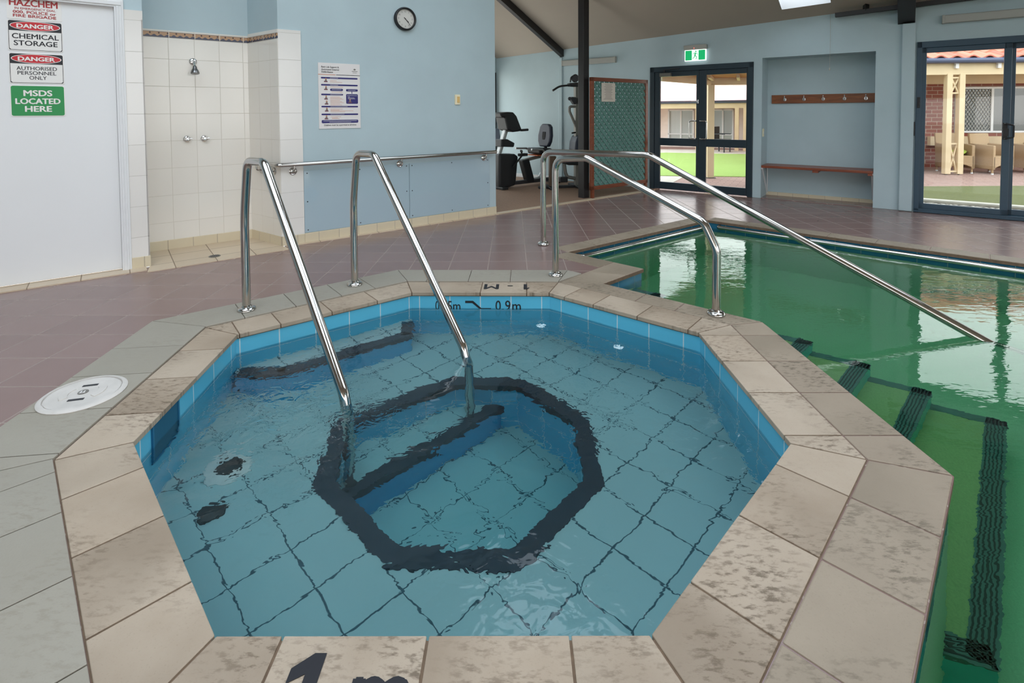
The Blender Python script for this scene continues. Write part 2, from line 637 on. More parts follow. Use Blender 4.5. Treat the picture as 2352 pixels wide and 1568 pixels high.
        if smooth:
            try:
                me.set_sharp_from_angle(angle=R(40))
            except Exception:
                pass
        return o


def tag(o, label, cat, group=None):
    o['label'] = label
    o['category'] = cat
    if group:
        o['group'] = group
    return o


def thing(name, label, cat, loc=(0, 0, 0), rz=0.0, group=None):
    o = bpy.data.objects.new(name, None)
    o.empty_display_size = 0.1
    COL.objects.link(o)
    o.location = loc
    o.rotation_euler = (0, 0, rz)
    return tag(o, label, cat, group)


def struct(o, label=None, cat=None):
    o['kind'] = 'structure'
    if label:
        o['label'] = label
        o['category'] = cat or 'structure'
    return o


def stuff(o, label, cat):
    o['kind'] = 'stuff'
    return tag(o, label, cat)


def fillet(pts, rad, n=7):
    P = [Vector(p) for p in pts]
    rr = rad if isinstance(rad, (list, tuple)) else [rad] * len(P)
    out = [P[0]]
    for i in range(1, len(P) - 1):
        a, b, c = P[i - 1], P[i], P[i + 1]
        u, w = (a - b), (c - b)
        lu, lw = u.length, w.length
        u.normalize()
        w.normalize()
        ang = u.angle(w)
        t = min(rr[i] / math.tan(ang / 2), lu * 0.49, lw * 0.49)
        p0, p1 = b + u * t, b + w * t
        for k in range(n + 1):
            s = k / n
            out.append((1 - s) ** 2 * p0 + 2 * s * (1 - s) * b + s * s * p1)
    out.append(P[-1])
    return out


def text_mesh(lines, mat, name, parent, y=0.0, flip=False, M=None, depth=0.0006):
    """lines: (text, cx, z, height, width or None, bold, italic) laid out in the XZ plane facing -Y; one mesh"""
    mb = MB()
    for (s, x, z, h, w, bold) in lines:
        cu = bpy.data.curves.new('t', 'FONT')
        cu.body = s
        cu.size = 1.0
        cu.resolution_u = 3
        ob = bpy.data.objects.new('t', cu)
        COL.objects.link(ob)
        dg = bpy.context.evaluated_depsgraph_get()
        dg.update()
        me = bpy.data.meshes.new_from_object(ob.evaluated_get(dg))
        xs = [v.co.x for v in me.vertices]
        ys = [v.co.y for v in me.vertices]
        if xs:
            x0, x1, y0, y1 = min(xs), max(xs), min(ys), max(ys)
            sz = h / 0.72
            sx = (w / (x1 - x0)) if w else sz
            bw = bold * sz
            offs = [(0, 0)] if bw <= 0 else [(0, 0), (bw, 0), (-bw, 0), (0, bw * 0.6), (0, -bw * 0.6)]
            for k, (ox, oz) in enumerate(offs):
                vs = [((v.co.x - (x0 + x1) / 2) * sx + x + ox, y - 0.00012 * k, v.co.y * sz + z + oz) for v in me.vertices]
                if M is not None:
                    vs = [M @ Vector(p) for p in vs]
                mb.add(vs, [list(p.vertices) for p in me.polygons])
        bpy.data.objects.remove(ob)
        bpy.data.curves.remove(cu)
        bpy.data.meshes.remove(me)
    return mb.build(name, mat, parent)


def rrect(w, h, r, n=5):
    pts = []
    for (cx, cz, a0) in ((w / 2 - r, h / 2 - r, 0), (-w / 2 + r, h / 2 - r, 90), (-w / 2 + r, -h / 2 + r, 180), (w / 2 - r, -h / 2 + r, 270)):
        for k in range(n + 1):
            a = R(a0 + 90 * k / n)
            pts.append((cx + r * math.cos(a), cz + r * math.sin(a)))
    return pts


def ell(a, b, n=32):
    return [(a * math.cos(2 * math.pi * k / n), b * math.sin(2 * math.pi * k / n)) for k in range(n)]


# x, y(profile) -> object x, z with thickness along -y:  profile plane mapping
PXZ = Matrix(((1, 0, 0, 0), (0, 0, -1, 0), (0, 1, 0, 0), (0, 0, 0, 1)))   # (x, y, z) -> (x, -z, y)


def shift(dx, dz, dy=0.0):
    return Matrix.Translation((dx, dy, dz)) @ PXZ


def slab(mb, poly, x, z, y, t):
    """flat profile poly placed at (x, z), its back at y, thickness t toward -Y"""
    mb.prism(poly, 0, t, Matrix.Translation((x, y, z)) @ PXZ)


# ================================================================ wall frames
D1 = Vector((0.79323, 0.60892, 0))
D2 = Vector((0.79821, -0.60238, 0))
O1 = Vector((0, 6.5581, 0))
O2 = Vector((0, 10.1258, 0))
A1 = math.atan2(D1.y, D1.x)
A2 = math.atan2(D2.y, D2.x)
N1 = Vector((-D1.y, D1.x, 0))   # behind the clock wall
N2 = Vector((-D2.y, D2.x, 0))   # behind the far wall


def p1(u, w=0.0, z=0.0):
    return O1 + D1 * u + N1 * w + Vector((0, 0, z))


def p2(u, w=0.0, z=0.0):
    return O2 + D2 * u + N2 * w + Vector((0, 0, z))


def w1build(mb, name, mat, **kw):
    return mb.build(name, mat, loc=O1, rot=(0, 0, A1), **kw)


def w2build(mb, name, mat, **kw):
    return mb.build(name, mat, loc=O2, rot=(0, 0, A2), **kw)


def w1thing(name, label, cat, u, z, group=None, w=0.0):
    return thing(name, label, cat, p1(u, w, z), A1, group)


def w2thing(name, label, cat, u, z, group=None, w=0.0):
    return thing(name, label, cat, p2(u, w, z), A2, group)


def ceil_z(u, s):
    return 2.315 + 0.0372 * u + 0.39 * (s if s < 6.0 else 12.0 - s)


# ================================================================ spa and pool outlines
SPA = [Vector((x, y)) for x, y in ((-0.703, 3.596), (0.249, 3.571), (1.044, 2.910), (1.038, 1.923), (0.324, 1.207), (-0.717, 1.211), (-1.450, 1.954), (-1.559, 2.919))]
JOINTS = [(0.154, 0.476, 0.798), (0.123, 0.348, 0.657, 0.973), (0.036, 0.337, 0.631, 0.939), (0.160, 0.488, 0.812), (0.192, 0.532, 0.879), (0.207, 0.531, 0.846), (0.203, 0.498, 0.795), (0.010, 0.232, 0.537, 0.840)]
ZS, ZP = -0.115, -0.09


def offset_poly(P, d):
    """P clockwise seen from above: positive d goes outward"""
    n = len(P)
    out = []
    dd = d if isinstance(d, (list, tuple)) else [d] * n
    for i in range(n):
        a, b, c = P[i - 1], P[i], P[(i + 1) % n]
        e0, e1 = (b - a).normalized(), (c - b).normalized()
        n0, n1 = Vector((-e0.y, e0.x)), Vector((-e1.y, e1.x))
        d0, d1 = dd[i - 1], dd[i]
        # solve x.n0 = b.n0 + d0, x.n1 = b.n1 + d1
        r0, r1 = b.dot(n0) + d0, b.dot(n1) + d1
        det = n0.x * n1.y - n0.y * n1.x
        out.append(Vector(((r0 * n1.y - n0.y * r1) / det, (n0.x * r1 - r0 * n1.x) / det)))
    return out


SPA_O = offset_poly(SPA, 0.228)
SPA_W = offset_poly(SPA, 0.014)      # tiled wall face, under the coping lip
BORD = offset_poly(SPA_O, [0.275, 0.1, 0.1, 0.1, 0.36, 0.36, 0.36, 0.30])
POOL = [Vector(p) for p in ((0.494, 4.630), (1.041, 4.118), (0.660, 3.765), (1.478, 3.058), (1.504, 1.743), (0.50, 0.72), (0.50, -0.6), (7.2, -0.6), (7.2, 1.36), (2.234, 5.957))]

# ================================================================ ground shell
def ground():
    outer = [Vector((x, y, 0)) for x, y in ((-6.6, 1.4), (-4.6, -4.2), (9.2, -3.2), (10.6, 2.2))]
    a, b = p2(12.95), p2(-0.6)
    outer = [p1(-8.0, 0.08), Vector((-4.6, -4.2, 0)), Vector((9.2, -3.2, 0)), p2(13.0, 0.05), p2(2.62, 0.05), p1(2.95, 0), p1(-8.0, 0.0)]
    outer = [Vector((p.x, p.y, 0)) for p in outer]
    h1 = [Vector((p.x, p.y, 0)) for p in offset_poly(SPA, 0.06)]
    # pool is counter-clockwise or not: grow it by moving slightly away from its centroid-free edges
    h2 = [Vector((p.x, p.y, 0)) for p in offset_poly(POOL[::-1], 0.0)]
    loops = [outer, h1, h2]
    flat = [p for l in loops for p in l]
    tris = tessellate_polygon(loops)
    mb = MB()
    vs = [(p.x, p.y, -0.004) for p in flat]
    fs = []
    for t in tris:
        a, b, c = (flat[i] for i in t)
        if (b - a).cross(c - a).z < 0:
            t = (t[0], t[2], t[1])
        fs.append(tuple(t))
    mb.add(vs, fs)
    struct(mb.build('floor_deck', M_deck), 'mauve brown tiled pool deck', 'floor')
    # gym carpet behind the line of the clock wall, with a pale threshold strip
    mb = MB()
    q = [p1(-0.3, 0.05), p1(2.99, 0.0), p2(2.6, 0.02), p2(-0.5, 0.02), p2(-0.5, -3.3), p1(-2.0, 0.65), p1(-0.3, 0.65)]
    mb.prism([(p.x, p.y) for p in q], -0.03, 0.004)
    struct(mb.build('floor_carpet', M_carpet), 'brown carpet of the gym corner', 'floor')
    mb = MB()
    mb.box(-0.25, 2.80, -0.045, 0.03, -0.01, 0.0075)
    struct(w1build(mb, 'trim_1', plain('pale_threshold_tile', srgb(196, 178, 152), 0.6, var=0.1)), 'pale threshold strip along the carpet', 'trim')
    # shower tray floor
    mb = MB()
    mb.prism([(-3.763, 0.53), (-2.885, 0.53), (-2.735, -0.02), (-2.71, -0.17), (-3.79, -0.19), (-3.763, 0.0)], -0.01, 0.003)
    struct(w1build(mb, 'floor_shower', M_showfloor), 'beige tiled shower floor', 'floor')
    # beige tile line along the foot of the clock wall and door
    mb = MB()
    mb.box(-2.71, -0.255, -0.055, 0.0, -0.01, 0.004)
    mb.box(-8.0, -3.79, -0.13, 0.04, -0.01, 0.004)
    struct(w1build(mb, 'trim_2', M_showfloor), 'beige floor tile line along the wall foot', 'trim')


ground()


def island_tiles(mb, polys, z0, z1, gap=0.0035):
    for poly in polys:
        P = [Vector(p) for p in poly]
        ar = sum(P[i].x * P[(i + 1) % len(P)].y - P[(i + 1) % len(P)].x * P[i].y for i in range(len(P)))
        if abs(ar) < 1e-4:
            continue
        if ar > 0:
            P = P[::-1]
        try:
            Q = offset_poly(P, -gap / 2)
        except ZeroDivisionError:
            Q = P
        mb.prism([(p.x, p.y) for p in Q], z0, z1)


def spa():
    n = 8
    polys = []
    for k in range(n):
        a, b = SPA[k], SPA[(k + 1) % n]
        oa, ob = SPA_O[k], SPA_O[(k + 1) % n]
        e = (b - a).normalized()
        nn = Vector((-e.y, e.x))
        L = (b - a).length
        ts = [t for t in JOINTS[k]]
        inner = [a] + [a + e * t for t in ts] + [b]
        outr = [oa] + [a + e * t + nn * 0.228 for t in ts] + [ob]
        for i in range(len(inner) - 1):
            polys.append([inner[i], outr[i], outr[i + 1], inner[i + 1]])
    mb = MB()
    island_tiles(mb, polys, -0.024, 0.0, 0.006)
    struct(mb.build('trim_spa_coping', M_coping, bevel=0.006, seg=3), 'octagon ring of worn beige coping tiles around the spa', 'coping')
    # grout bed under the coping
    mb = MB()
    ins = offset_poly(SPA, 0.012)
    for k in range(n):
        j = (k + 1) % n
        mb.prism([tuple(ins[k]), tuple(SPA_O[k]), tuple(SPA_O[j]), tuple(ins[j])], -0.03, -0.0035)
    struct(mb.build('trim_spa_coping_grout', M_grout), 'brown grout of the spa coping', 'grout')
    # pale border course on the deck side: edges HA, AB, FG, GH and part of EF
    polys = []

    def course(ia, ib, oa, ob, joints):
        e = (ib - ia).normalized()
        nn = Vector((-e.y, e.x))
        f = (ob - oa).normalized()
        inn = [ia] + [ia + e * t for t in joints] + [ib]
        out = [oa]
        for t in joints:
            q = ia + e * t
            # perpendicular from the inner line to the outer line
            d = ((oa - q).x * f.y - (oa - q).y * f.x) / (nn.x * f.y - nn.y * f.x)
            out.append(q + nn * d)
        out.append(ob)
        for i in range(len(inn) - 1):
            polys.append([inn[i], out[i], out[i + 1], inn[i + 1]])
    course(SPA_O[0], SPA_O[1], BORD[0], Vector((0.43, 4.072)), (0.14, 0.45, 0.76))
    polys.append([SPA_O[1], Vector((0.43, 4.072)), Vector((0.53, 3.985))])
    course(SPA_O[7], SPA_O[0], BORD[7], BORD[0], (0.21, 0.51, 0.81, 1.05))
    course(SPA_O[6], SPA_O[7], BORD[6], BORD[7], (0.03, 0.33, 0.63, 0.93))
    course(SPA_O[5], SPA_O[6], BORD[5], BORD[6], (0.22, 0.54, 0.86, 1.12))
    course(SPA_O[4], SPA_O[5], BORD[4], BORD[5], (0.3, 0.62, 0.94))
    mb = MB()
    island_tiles(mb, polys, -0.02, 0.0065, 0.004)
    struct(mb.build('trim_spa_border', M_border, bevel=0.002), 'pale grey border course outside the spa coping', 'border')
    # basin walls, seat floor, well
    seat = ZS - 0.45
    well = ZS - 0.90
    O = [Vector((x, y)) for x, y in ((-0.36, 3.05), (0.06, 3.04), (0.40, 2.66), (0.39, 2.20), (0.02, 1.80), (-0.47, 1.82), (-0.87, 2.20), (-0.93, 2.66))]
    OB = O
    O = offset_poly(OB, -0.078)
    mb = MB()
    for k in range(n):
        a, b = SPA_W[k], SPA_W[(k + 1) % n]
        L = (b - a).length
        o = (L % 0.213) / 2
        mb.quad((b.x, b.y, seat), (a.x, a.y, seat), (a.x, a.y, -0.012), (b.x, b.y, -0.012),
                uv=[(L - o, seat), (-o, seat), (-o, -0.012), (L - o, -0.012)])
    for k in range(n):
        a, b = O[k], O[(k + 1) % n]
        L = (b - a).length
        mb.quad((b.x, b.y, well), (a.x, a.y, well), (a.x, a.y, seat), (b.x, b.y, seat), uv=[(L, well), (0, well), (0, seat), (L, seat)])
    struct(mb.build('wall_spa_basin', M_spatile), 'blue tiled wall of the spa', 'spa wall')
    # seat floor ring and well floor
    loops = [[Vector((p.x, p.y, 0)) for p in SPA_W], [Vector((p.x, p.y, 0)) for p in O]]
    flat = [p for l in loops for p in l]
    mb = MB()
    fs = []
    for t in tessellate_polygon(loops):
        a, b, c = (flat[i] for i in t)
        fs.append(tuple(t) if (b - a).cross(c - a).z > 0 else (t[0], t[2], t[1]))
    mb.add([(p.x, p.y, seat) for p in flat], fs)
    mb.add([(p.x, p.y, well) for p in O[::-1]], [tuple(range(8))])
    struct(mb.build('floor_spa', M_spafloor), 'pale tiled seat and floor of the spa', 'spa floor')
    # charcoal edge band round the well (laid on the seat, folding over the edge)
    OI = offset_poly(O, -0.008)
    mb = MB()
    for k in range(n):
        j = (k + 1) % n
        mb.prism([tuple(OI[k]), tuple(OB[k]), tuple(OB[j]), tuple(OI[j])], seat - 0.05, seat + 0.006)
    struct(mb.build('trim_spa_edge_band', M_band), 'charcoal tile band round the edge of the spa well', 'edge band')
    # entry step along the back left side (edge HA)
    H_, A_ = SPA_W[7], SPA_W[0]
    stp = [H_, A_, Vector((-0.66, 3.36)), Vector((-1.29, 2.86)), Vector((-1.545, 2.86))]
    zt = ZS - 0.20
    mb = MB()
    mb.cur = 1
    mb.prism([tuple(p) for p in stp], seat - 0.01, zt - 0.004)
    mb.cur = 0
    mb.prism([tuple(p) for p in offset_poly(stp if True else stp, 0.0)], zt - 0.004, zt)
    o = struct(mb.build('trim_spa_step', [M_spafloor, M_spariser]), 'entry step inside the spa under the handrails', 'step')
    mb = MB()
    line = [Vector((-0.695, 3.56)), Vector((-0.66, 3.36)), Vector((-1.29, 2.86)), Vector((-1.545, 2.86))]
    for i in range(3):
        a, b = line[i], line[i + 1]
        e = (b - a).normalized()
        nn = Vector((e.y, -e.x))
        if nn.dot(Vector((-1.1, 3.2)) - a) < 0:
            nn = -nn
        mb.prism([tuple(a - nn * 0.006), tuple(b - nn * 0.006), tuple(b + nn * 0.07), tuple(a + nn * 0.07)], zt - 0.05, zt + 0.004)
    mb.build('nosing', M_band, parent=o)
    # lower step inside the well
    zi = ZS - 0.68
    mb = MB()
    st2 = [Vector((-0.93, 2.66)), Vector((-0.36, 3.05)), Vector((-0.05, 3.02)), Vector((-0.10, 2.93)), Vector((-0.66, 2.40)), Vector((-0.87, 2.20))]
    mb.cur = 1
    mb.prism([tuple(p) for p in st2], well - 0.01, zi - 0.004)
    mb.cur = 0
    mb.prism([tuple(p) for p in st2], zi - 0.004, zi)
    o = struct(mb.build('trim_well_step', [M_spafloor, M_spariser]), 'lower step inside the spa well', 'step')
    mb = MB()
    a, b = Vector((-0.06, 2.97)), Vector((-0.85, 2.22))
    e = (b - a).normalized()
    nn = Vector((e.y, -e.x))
    if nn.dot(Vector((-0.5, 2.8)) - a) < 0:
        nn = -nn
    mb.prism([tuple(a - nn * 0.006), tuple(b - nn * 0.006), tuple(b + nn * 0.065), tuple(a + nn * 0.065)], zi - 0.04, zi + 0.004)
    mb.build('nosing', M_band, parent=o)
    # water surface
    mb = MB()
    W = offset_poly(SPA, 0.02)
    mb.add([(p.x, p.y, ZS) for p in W[::-1]], [tuple(range(8))])
    struct(mb.build('water_spa', M_spawater), 'rippling blue water of the spa', 'water')


spa()


def clip_line(p, d, a, b):
    """intersection parameter of p + t d with segment a b"""
    e = b - a
    det = d.x * (-e.y) + d.y * e.x
    if abs(det) < 1e-9:
        return None
    q = a - p
    t = (q.x * (-e.y) + q.y * e.x) / det
    s = (d.x * q.y - d.y * q.x) / det
    return t if 0 <= s <= 1 and t > 0 else None


def pool():
    # coping rows on the pool side of the spa
    polys = []

    def row(k, q0, q1, joints, cap0=None, cap1=None):
        a, b = SPA[k], SPA[(k + 1) % 8]
        oa, ob = SPA_O[k], SPA_O[(k + 1) % 8]
        e = (b - a).normalized()
        nn = Vector((-e.y, e.x))
        f = (q1 - q0).normalized()
        inn, out = [oa], [q0]
        for t in joints:
            p = a + e * t + nn * 0.228
            d = ((q0 - p).x * f.y - (q0 - p).y * f.x) / (nn.x * f.y - nn.y * f.x)
            inn.append(p)
            out.append(p + nn * d)
        inn.append(ob)
        out.append(q1)
        for i in range(len(inn) - 1):
            polys.append([inn[i], out[i], out[i + 1], inn[i + 1]])
    row(1, POOL[2], POOL[3], (0.53, 0.80))
    row(2, POOL[3], POOL[4], (0.036, 0.337, 0.631, 0.939))
    row(3, POOL[4], Vector((0.755, 0.98)), (0.160, 0.488, 0.812))
    polys.append([SPA_O[4], Vector((0.755, 0.98)), Vector((0.50, 0.72)), Vector((0.42, 0.86))])
    # the two short strips at the corner
    c1, c2, c3, c4 = SPA_O[1], Vector((0.84, 4.306)), POOL[1], POOL[2]
    m1, m2 = c1.lerp(c2, 0.5), c4.lerp(c3, 0.55)
    polys.append([c1, m1, m2, c4])
    polys.append([m1, c2, c3, m2])
    s1 = POOL[0]
    polys.append([s1, c2, Vector((0.69, 4.165)), Vector((0.335, 4.50))])
    # back strips
    def strip(a, b, w, n):
        e = (b - a)
        L = e.length
        e.normalize()
        nn = Vector((-e.y, e.x))
        for i in range(n):
            p, q = a + e * (L * i / n), a + e * (L * (i + 1) / n)
            polys.append([p, p + nn * w, q + nn * w, q])
    bk = POOL[9]
    strip(s1, bk, 0.19, 6)
    strip(bk, Vector((7.2, 1.36)), 0.20, 17)
    mb = MB()
    island_tiles(mb, polys, -0.024, 0.0, 0.005)
    struct(mb.build('trim_pool_coping', M_coping2, bevel=0.005, seg=2), 'beige brown coping tiles along the pool edge', 'coping')
    mb = MB()
    for p in polys:
        mb.prism([tuple(q) for q in p], -0.03, -0.0045)
    struct(mb.build('trim_pool_coping_grout', M_grout), 'brown grout of the pool coping', 'grout')
    # basin
    bottom = -1.25
    P = offset_poly(POOL if sum(POOL[i].x * POOL[(i + 1) % 10].y - POOL[(i + 1) % 10].x * POOL[i].y for i in range(10)) < 0 else POOL[::-1], 0.012)
    n = len(P)
    mb = MB()
    for k in range(n):
        a, b = P[k], P[(k + 1) % n]
        L = (b - a).length
        mb.cur = 0
        mb.quad((b.x, b.y, -0.25), (a.x, a.y, -0.25), (a.x, a.y, -0.012), (b.x, b.y, -0.012), uv=[(L, -0.25), (0, -0.25), (0, -0.012), (L, -0.012)])
        mb.cur = 1
        mb.quad((b.x, b.y, bottom), (a.x, a.y, bottom), (a.x, a.y, -0.25), (b.x, b.y, -0.25), uv=[(0, 0)] * 4)
    struct(mb.build('wall_pool_basin', [M_poolband, M_poolfloor]), 'pool wall with dark blue tile band', 'pool wall')
    mb = MB()
    loops = [[Vector((p.x, p.y, 0)) for p in P]]
    fs = []
    for t in tessellate_polygon(loops):
        a, b, c = (loops[0][i] for i in t)
        fs.append(tuple(t) if (b - a).cross(c - a).z > 0 else (t[0], t[2], t[1]))
    mb.add([(p.x, p.y, bottom) for p in P], fs)
    struct(mb.build('floor_pool', M_poolfloor), 'mint green pebble floor of the pool', 'pool floor')
    mb = MB()
    P2 = offset_poly(P, 0.004)
    loops = [[Vector((p.x, p.y, 0)) for p in P2]]
    fs = []
    for t in tessellate_polygon(loops):
        a, b, c = (loops[0][i] for i in t)
        fs.append(tuple(t) if (b - a).cross(c - a).z > 0 else (t[0], t[2], t[1]))
    mb.add([(p.x, p.y, ZP) for p in P2], fs)
    struct(mb.build('water_pool', M_poolwater), 'calm green water of the pool', 'water')
    # stairs: boundary line on the far side, nosings at about 46 degrees
    wall = [Vector((0.50, 3.72)), Vector((1.378, 3.035)), Vector((1.392, 1.79)), Vector((0.60, 1.0))]
    nd = Vector((-0.735, -0.678)).normalized()
    corners = [((1.14, 3.86), 0.10), ((1.44, 3.68), 0.25), ((1.70, 3.49), 0.33), ((1.93, 3.32), 0.40), ((2.18, 3.14), 0.55), ((2.41, 2.96), 0.70), ((2.67, 2.77), 0.85)]
    start = Vector((0.93, 4.02))
    for i, (c, dep) in enumerate(corners):
        c = Vector(c)
        z = ZP - dep
        hits = []
        for s in range(3):
            t = clip_line(c, nd, wall[s], wall[s + 1])
            if t is not None:
                hits.append((t, s))
        last = i == len(corners) - 1
        if last:
            f1, f2 = Vector((1.58, 1.64)), Vector((1.40, 1.72))
            poly = [wall[0], start, c, f1, f2, wall[2], wall[1]]
            line = [start.lerp(c, 0.05), c, f1, f2]
        else:
            t, s = min(hits)
            e = c + nd * t
            poly = [wall[0], start, c, e] + [wall[j] for j in range(s, 0, -1)]
            line = [start.lerp(c, 0.05), c, e]
        mb = MB()
        mb.cur = 1
        mb.prism([tuple(p) for p in poly], bottom - 0.01, z - 0.003)
        mb.cur = 0
        mb.prism([tuple(p) for p in poly], z - 0.003, z)
        o = struct(mb.build('trim_pool_step', [M_tread, M_riser]), 'submerged pool stair tread with dark grooved nosing', 'pool stair')
        # nosing: thin along the far edge, wide with ribs along the front edge
        mb = MB()
        mid = sum(poly, Vector((0, 0))) / len(poly)
        for j in range(len(line) - 1):
            a, b = line[j], line[j + 1]
            e = (b - a).normalized()
            nn = Vector((e.y, -e.x))
            if nn.dot(mid - a) < 0:
                nn = -nn
            wd = 0.085
            if j == 0:
                wd = 0.06
            mb.prism([tuple(a - nn * 0.003), tuple(b - nn * 0.003), tuple(b + nn * wd), tuple(a + nn * wd)], z - 0.006, z + 0.003)
            if j >= 1:
                mb.cur = 1
                for r in range(5):
                    o0 = 0.010 + r * 0.015
                    mb.prism([tuple(a + nn * o0), tuple(b + nn * o0), tuple(b + nn * (o0 + 0.007)), tuple(a + nn * (o0 + 0.006))], z + 0.002, z + 0.005)
                mb.cur = 0
        mb.build('nosing', [M_nosing, M_groove], parent=o)


pool()

# ================================================================ clock wall (left) with shower alcove and door
def left_wall():
    HT = 5.4
    mb = MB()
    mb.box(-8.0, -4.80, 0.0, 0.10, 0, HT)
    mb.box(-4.80, -3.93, 0.0, 0.10, 2.105, HT)
    mb.box(-3.93, -3.763, 0.0, 0.10, 0, HT)
    mb.box(-2.735, -0.255, 0.0, 0.11, 0, HT)
    # alcove: back, right return (slanted), left return
    mb.box(-3.86, -2.78, 0.53, 0.60, 0, HT)
    mb.box(-3.86, -3.763, 0.10, 0.60, 0, HT)
    mb.prism([(-2.735, 0.004), (-2.885, 0.53), (-2.885, 0.6), (-2.70, 0.6), (-2.70, 0.02)], 0, HT)
    struct(w1build(mb, 'wall_left', M_wall), 'light blue wall with the clock and shower alcove', 'wall')
    # white wall tiling of the alcove and the two tiled returns
    mb = MB()
    mb.box(-3.763, -2.88, 0.522, 0.532, 0.09, 1.945)
    mb.box(-3.763, -2.88, 0.522, 0.532, 1.995, 2.012)
    struct(w1build(mb, 'wall_shower_tiling', M_walltile), 'white gloss tiling of the shower alcove', 'wall tiling')
    side = Vector((-0.15, 0.53, 0)).normalized()
    # slanted return tiling as an own frame: x runs along the return
    a = p1(-2.735, -0.004)
    mb = MB()
    mb.box(0.0, 0.545, -0.004, 0.008, 0.09, 1.945)
    mb.box(0.0, 0.545, -0.004, 0.008, 1.995, 2.03)
    ang = A1 + math.atan2(side.y, side.x)
    struct(mb.build('wall_shower_return_tiling', M_walltile, loc=a, rot=(0, 0, ang)), 'white gloss tiling on the return wall of the shower', 'wall tiling')
    mb = MB()
    mb.box(0.0, 0.545, -0.003, 0.012, 0, 0.09)
    struct(mb.build('baseboard_shower_return', M_skirt, loc=a, rot=(0, 0, ang)), 'beige skirting tile of the shower return', 'baseboard')
    mb = MB()
    mb.box(-2.737, -2.533, -0.010, 0.0, 0.09, 2.03)
    struct(w1build(mb, 'wall_tile_column', M_coltile), 'white tiled strip beside the shower opening', 'wall tiling')
    mb = MB()
    mb.box(-3.884, -3.761, -0.010, 0.0, 0.09, 2.08)
    mb.box(-3.771, -3.761, -0.010, 0.532, 0.09, 2.012)
    struct(w1build(mb, 'wall_tile_column', M_coltile), 'white tiled strip between the door and the shower', 'wall tiling')
    mb = MB()
    mb.box(-3.763, -2.88, 0.515, 0.53, 0, 0.09)
    mb.box(-2.737, -2.533, -0.016, 0.0, 0, 0.09)
    mb.box(-3.884, -3.757, -0.016, 0.0, 0, 0.09)
    mb.box(-2.533, -0.255, -0.014, 0.0, 0.0, 0.092)
    struct(w1build(mb, 'baseboard_left', M_skirt, bevel=0.004), 'beige skirting tiles of the clock wall and shower', 'baseboard')
    # decorative border frieze
    m, nt, bs, out = newmat('decorative_frieze_tile')
    v = coords(nt)
    sp = N(nt, 'ShaderNodeSeparateXYZ')
    nt.links.new(v, sp.inputs[0])
    x = math_(nt, 'ADD', sp.outputs[0], sp.outputs[1])
    z = math_(nt, 'DIVIDE', math_(nt, 'SUBTRACT', sp.outputs[2], 1.945), 0.05)
    w = math_(nt, 'MULTIPLY', math_(nt, 'ADD', math_(nt, 'SINE', math_(nt, 'MULTIPLY', x, 2 * math.pi / 0.05)), 1.0), 0.13)
    low = math_(nt, 'LESS_THAN', z, math_(nt, 'ADD', w, 0.22))
    c = mix(nt, low, srgb(176, 138, 104), srgb(60, 64, 84))
    # small dark triangles / diamonds in the upper half
    fx = math_(nt, 'ABSOLUTE', math_(nt, 'SUBTRACT', math_(nt, 'FRACT', math_(nt, 'DIVIDE', x, 0.0667)), 0.5))
    fz = math_(nt, 'ABSOLUTE', math_(nt, 'SUBTRACT', z, 0.74))
    dia = math_(nt, 'LESS_THAN', math_(nt, 'ADD', math_(nt, 'MULTIPLY', fx, 1.6), fz), 0.20)
    c = mix(nt, dia, c, srgb(70, 48, 44))
    top = math_(nt, 'GREATER_THAN', z, 0.93)
    c = mix(nt, top, c, srgb(92, 70, 60))
    j = math_(nt, 'LESS_THAN', math_(nt, 'FRACT', math_(nt, 'DIVIDE', math_(nt, 'ADD', x, 3.756 - 0.522), 0.205)), 0.025)
    c = mix(nt, j, c, srgb(222, 214, 200))
    setin(nt, bs, 'Base Color', c)
    bs.inputs['Roughness'].default_value = 0.2
    mb = MB()
    mb.box(-3.763, -2.88, 0.518, 0.53, 1.945, 1.995)
    struct(w1build(mb, 'trim_3', m), 'brown and navy frieze of the shower back wall', 'tile frieze')
    mb = MB()
    mb.box(0.0, 0.545, -0.002, 0.012, 1.945, 1.995)
    struct(mb.build('trim_4', m, loc=a, rot=(0, 0, ang)), 'brown and navy frieze of the shower return', 'tile frieze')
    # store room door
    d = struct(thing('door_1', 'white chemical store door', 'door', p1(-4.365), A1))
    mb = MB()
    mb.box(-0.4195, 0.4195, 0.012, 0.052, 0.012, 2.098)
    mb.build('door_leaf', M_white, d, bevel=0.003)
    mb = MB()
    mb.box(-0.47, 0.43, 0.06, 0.10, 0, 2.1)
    mb.build('dark_recess', M_rubber, d)
    mb = MB()
    for sx in (1, -1):
        x0 = 0.420 * sx
        x1 = 0.482 * sx
        lo, hi = min(x0, x1), max(x0, x1)
        mb.box(lo, hi, -0.022, 0.03, 0, 2.10)
        mb.box(lo + 0.014, hi - 0.014, -0.030, -0.02, 0, 2.10)
        mb.box(lo + 0.026, hi - 0.026, -0.034, -0.02, 0, 2.10)
    mb.box(-0.482, 0.482, -0.022, 0.03, 2.090, 2.15)
    mb.box(-0.468, 0.468, -0.030, -0.02, 2.104, 2.136)
    mb.build('door_frame', M_white, d, bevel=0.004)


left_wall()


